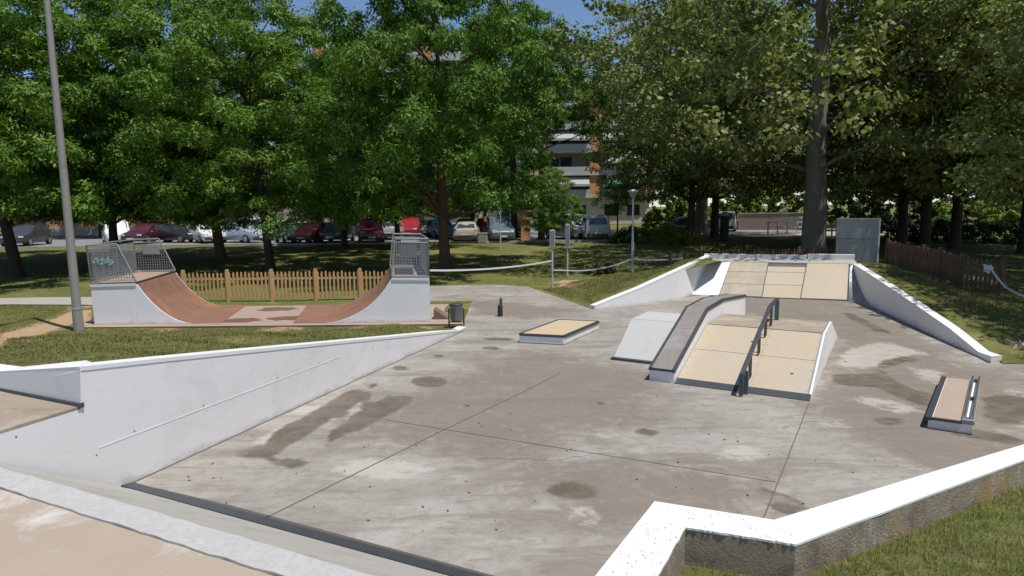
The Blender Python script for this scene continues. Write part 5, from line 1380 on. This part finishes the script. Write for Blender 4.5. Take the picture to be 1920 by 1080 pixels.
plant('s', PX(1158,46), 46, .86, 0.7, 'small light green tree just right of the silver people carrier', 'young trees')
# beyond the cars
k = 0
labs = ['far left','behind the white van','behind the black saloon','behind the white off-roader','behind the dark blue hatchback','behind the red van']
for px, Y, kd_, s in ((60,62,'g3',.9),(190,60,'g2',1.0),(330,63,'g1',1.0),(455,60,'g3',1.1),(600,60,'g2',1.35),(20,70,'g1',1.0)):
    plant(kd_, PX(px,Y), Y, s, px*.37, 'shaded street tree beyond the parked cars, '+labs[k], GB, z=.7); k += 1
# right side
plant('p1', PX(1526,31.5), 31.5, 1.08, 0.0, 'huge old plane tree with a thick mottled trunk behind the far bank', GPn)
plant('p2', PX(1296,43), 43, .98, 0.2, 'plane tree with a slim dark trunk beside the round bushes', GPn)
plant('p2', PX(1340,46), 46, 1.05, 2.5, 'plane tree with a pale leaning trunk left of the blue capped post', GPn)
plant('p2', PX(1692,39), 39, 1.05, 4.1, 'plane tree with a leaning dark trunk right of the metal cabinet', GPn)
plant('p2', PX(1735,34.5), 34.5, 1.0, 5.2, 'plane tree with a slender dark trunk above the reddish fence', GPn)
plant('p2', PX(1792,36), 36, 1.08, 1.5, 'plane tree with a straight dark trunk left of the sunlit strip of lawn', GPn)
plant('p2', PX(1925,31), 31, 1.1, 3.2, 'plane tree cut by the right edge of the view', GPn)
plant('p1', PX(1315,52), 52, 1.0, 2.0, 'tall plane tree behind the white lamp post, in front of the apartment block', GPn, z=.7)
plant('p1', 22.5, 21.5, .72, 1.9, 'plane tree just outside the right edge whose boughs hang into the view', GPn)
plant('p1', PX(1420,70), 70, .85, 3.0, 'distant plane tree behind the low stone wall', GPn, z=.7)
plant('p1', PX(1640,66), 66, .95, 4.0, 'distant plane tree beyond the long guard rail', GPn, z=.7)
plant('p1', PX(1850,60), 60, .95, 5.0, 'distant plane tree beyond the dark hedge at right', GPn, z=.7)
plant('p1', 17.9, 13.8, .70, 4.4, 'plane tree outside the right edge that dapples the right lawn with shade', GPn)
plant('p2', 13.6, 7.0, .42, 1.2, 'small plane tree just outside the right edge near the rail box', GPn)

def bush(name, label, cx, cy, z, rx, ry, h, n, m, size=.12, seed=1, cat='bush', group=None, asp=.3, long_=None):
    rs = np.random.RandomState(seed); rr_ = random.Random(seed); cs = []; rd = []
    root = empty(name, (cx, cy, z), 0, label, cat, group)
    for i in range(n):
        a = rr_.uniform(0, 2*PI); q = rr_.random()**.5
        if long_: x, y = rr_.uniform(-rx, rx), rr_.uniform(-ry, ry); hz_ = h
        else: x, y = rx*q*math.cos(a), ry*q*math.sin(a); hz_ = h*math.sqrt(max(.1, 1-q*q))
        cs.append((x, y, rr_.uniform(.12, .92)*hz_)); rd.append(rr_.uniform(.16,.3)*max(.5, h))
    co, q = leaf_cards(rs, cs, rd, [90]*n, size, asp, 1, .7, flat=.9, droop=.0)
    co[:,2] = np.maximum(co[:,2], .01)
    rawmesh('foliage', co, q, m, root)
    mb = MB()
    for i in range(7): 
        c = cs[i*max(1, n//8) % n]; mb.tube([(c[0]*.3, c[1]*.3, -.05), (c[0]*.7, c[1]*.7, c[2]*.5), c], [.03,.02,.006], 5, cap=False)
    mb.build('stems', MT['bark'], root, world=False)
    return root
GBs = 'round bushes beside the parked cars'
bush('round_bush', 'darker left one of the round bushes right of the silver people carrier', PX(1180,41.5), 41.5, .64, 1.15, .9, 1.15, 75, MT['leafD'], .12, 1, group=GBs)
bush('round_bush', 'middle round bush behind the white lamp post base', PX(1215,41.2), 41.2, .64, 1.1, .9, 1.2, 75, MT['leafH'], .12, 2, group=GBs)
bush('round_bush', 'brightest rightmost round bush next to the slim dark trunk', PX(1257,40.5), 40.5, .64, 1.3, 1.0, 1.35, 95, MT['leafH'], .12, 3, group=GBs)
bush('dry_shrub', 'scruffy dry shrub on the shaded ground right of the information signs', PX(1122,27), 27, tz(PX(1122,27),27), .75, .5, .42, 34, MT['leafDry'], .09, 4, 'shrub')
# hedges
def hedge(label, pts, h, wd2, m, seed, n_per_m=16, size=.13):
    rs = np.random.RandomState(seed); rr_ = random.Random(seed); cs = []; rd = []
    P = [V3(p) for p in pts]; o0 = P[0]
    for a, b in zip(P[:-1], P[1:]):
        L = (b-a).length
        for i in range(int(L*n_per_m)):
            q = a.lerp(b, rr_.random()); cs.append((q.x-o0.x+rr_.uniform(-wd2,wd2), q.y-o0.y+rr_.uniform(-wd2,wd2), q.z-o0.z+rr_.uniform(.1,.95)*h*rr_.uniform(.85,1.08))); rd.append(rr_.uniform(.2,.34))
    co, q = leaf_cards(rs, cs, rd, [70]*len(cs), size, .32, 1, .7, flat=.9, droop=0)
    root = empty('hedge', P[0], 0, label, 'hedge'); rawmesh('foliage', co, q, m, root)
    mb = MB()
    for a, b in zip(P[:-1], P[1:]):
        n = max(3, int((b-a).length/1.2))
        for i in range(n):
            q = a.lerp(b, (i+.5)/n)-o0; mb.tube([q+V3((0,0,-.1)), q+V3((rr_.uniform(-.2,.2),0,h*.4)), q+V3((rr_.uniform(-.4,.4),0,h*.8))], [.05,.035,.01], 5, cap=False)
    mb.build('stems', MT['bark'], root, world=False)
hedge('long dark clipped hedge behind the right lawn trunks', [(PX(1655,40),40,.6),(PX(1960,38),38,.6)], 1.35, .5, MT['leafD'], 5, 26)
hedge('sunlit yellow-green hedge bank behind the pale lane', [(PX(1225,63),63,.7),(PX(1540,62),62,.7)], 3.9, 1.4, MT['leafH'], 6, 26, .26)
hedge('tall dark hedge mass beyond the guard rail at right', [(PX(1560,56),56,.7),(PX(2000,50),50,.7)], 5.0, 1.5, MT['leafD'], 7, 26, .26)
hedge('bright low hedge catching sun above the dark clipped hedge', [(PX(1745,46),46,.7),(PX(1990,43),43,.7)], 2.3, .8, MT['leafH'], 8, 20, .18)
# tiny sapling with stake on the right grass
p = G(1880, 630, .12); 
sp2 = empty('staked_seedling', p, 0, 'tiny seedling with a thin stake on the dappled grass right of the wing wall', 'plant')
mb = MB(); mb.tube([p, p+V3((0,0,.42))], .008, 6); mb.build('stake', MT['oldwood'], sp2)
rs = np.random.RandomState(5); co, q = leaf_cards(rs, [(0,0,.36),(0.02,0,.25)], [.09,.07], [26,18], .05, .3, 1, .6); rawmesh('leaves', co, q, MT['leafB'], sp2)

# ------------------------------------------------------------ grass blades (uncountable)
def blades(name, P, n, hmin, hmax, wd_, mat, seed, zf=None, dens=None, keepout=None):
    rs = np.random.RandomState(seed); xs = [p[0] for p in P]; ys = [p[1] for p in P]
    X = rs.uniform(min(xs), max(xs), n*3); Y = rs.uniform(min(ys), max(ys), n*3)
    m = inpoly_np(X, Y, P); X, Y = X[m], Y[m]
    if keepout is not None:
        m = np.ones(len(X), bool)
        for KO in keepout: m &= ~inpoly_np(X, Y, KO)
        X, Y = X[m], Y[m]
    # clumpy density
    f = np.sin(X*3.1+np.sin(Y*2.3))*np.sin(Y*3.7+np.sin(X*1.9)); m = rs.random(len(X)) < (.72+.28*f)
    X, Y = X[m][:n], Y[m][:n]; n = len(X); Z = np.concatenate([TZ(X[i:i+4000], Y[i:i+4000]) for i in range(0, n, 4000)])
    h = rs.uniform(hmin, hmax, n)*(.8+.35*np.sin(X*1.3)*np.sin(Y*1.7)); a = rs.uniform(0, 2*PI, n); l = rs.uniform(.15, .9, n)*h; la = rs.uniform(0, 2*PI, n)
    w2 = wd_*rs.uniform(.6,1.3,n)/2; cx, cy = np.cos(a)*w2, np.sin(a)*w2
    b0 = np.stack([X-cx, Y-cy, Z-.01], 1); b1 = np.stack([X+cx, Y+cy, Z-.01], 1)
    mx, my = np.cos(la)*l*.35, np.sin(la)*l*.35
    m1 = np.stack([X+mx+cx*.8, Y+my+cy*.8, Z+h*.6], 1); m0 = np.stack([X+mx-cx*.8, Y+my-cy*.8, Z+h*.6], 1)
    t = np.stack([X+np.cos(la)*l, Y+np.sin(la)*l, Z+h], 1)
    co = np.concatenate([b0, b1, m1, m0, t], 0); i = np.arange(n)
    tri = np.concatenate([np.stack([i, i+n, i+2*n], 1), np.stack([i, i+2*n, i+3*n], 1), np.stack([i+3*n, i+2*n, i+4*n], 1)], 0)
    o = rawmesh(name, co, tri, mat); tag(o, kind='stuff'); return o
zp = [tuple(q.xy) for q in zmid]
NG = [tuple((zout[1]+V3((.02,-.02,0))).xy), tuple((zout[2]+V3((.01,-.03,0))).xy), tuple((zout[3]).xy), (12.0,4.0), (3.5,0.8), (1.1,1.2)]
blades('grass', NG, 90000, .02, .075, .0055, MT['blade'], 1)
LG = [tuple((LWa-LWu*0.2+LWn*.25).xy), tuple((LWb+LWn*.3).xy), (-1.6,16.3), (-5,16.45),(-11.8,16.6),(-12.2,20.7),(-22,20.7),(-22,14),(-12,8.2),(-6,7.6)]
SANDY = [tuple(GT(x, y).xy) for x, y in ((-160,690),(0,628),(90,606),(140,580),(172,580),(172,612),(135,608),(60,634),(0,655),(-160,710))]
blades('grass', LG, 130000, .02, .055, .012, MT['blade2'], 2, keepout=[SANDY])
blades('grass', [(1.1,23.3),(2.5,19.2),(5.2,21.1),(7.0,22.3),(7.6,24.2),(6.2,25.4),(3.2,25.2)], 26000, .03, .07, .016, MT['blade2'], 3)
blades('grass', [(9.6,11.8),(10.2,14),(10.8,16.2),(11.4,18.6),(11.9,20.9),(12.9,21.2),(14.2,18.8),(16.5,15.5),(17,12.3)], 45000, .025, .065, .014, MT['blade2'], 4)
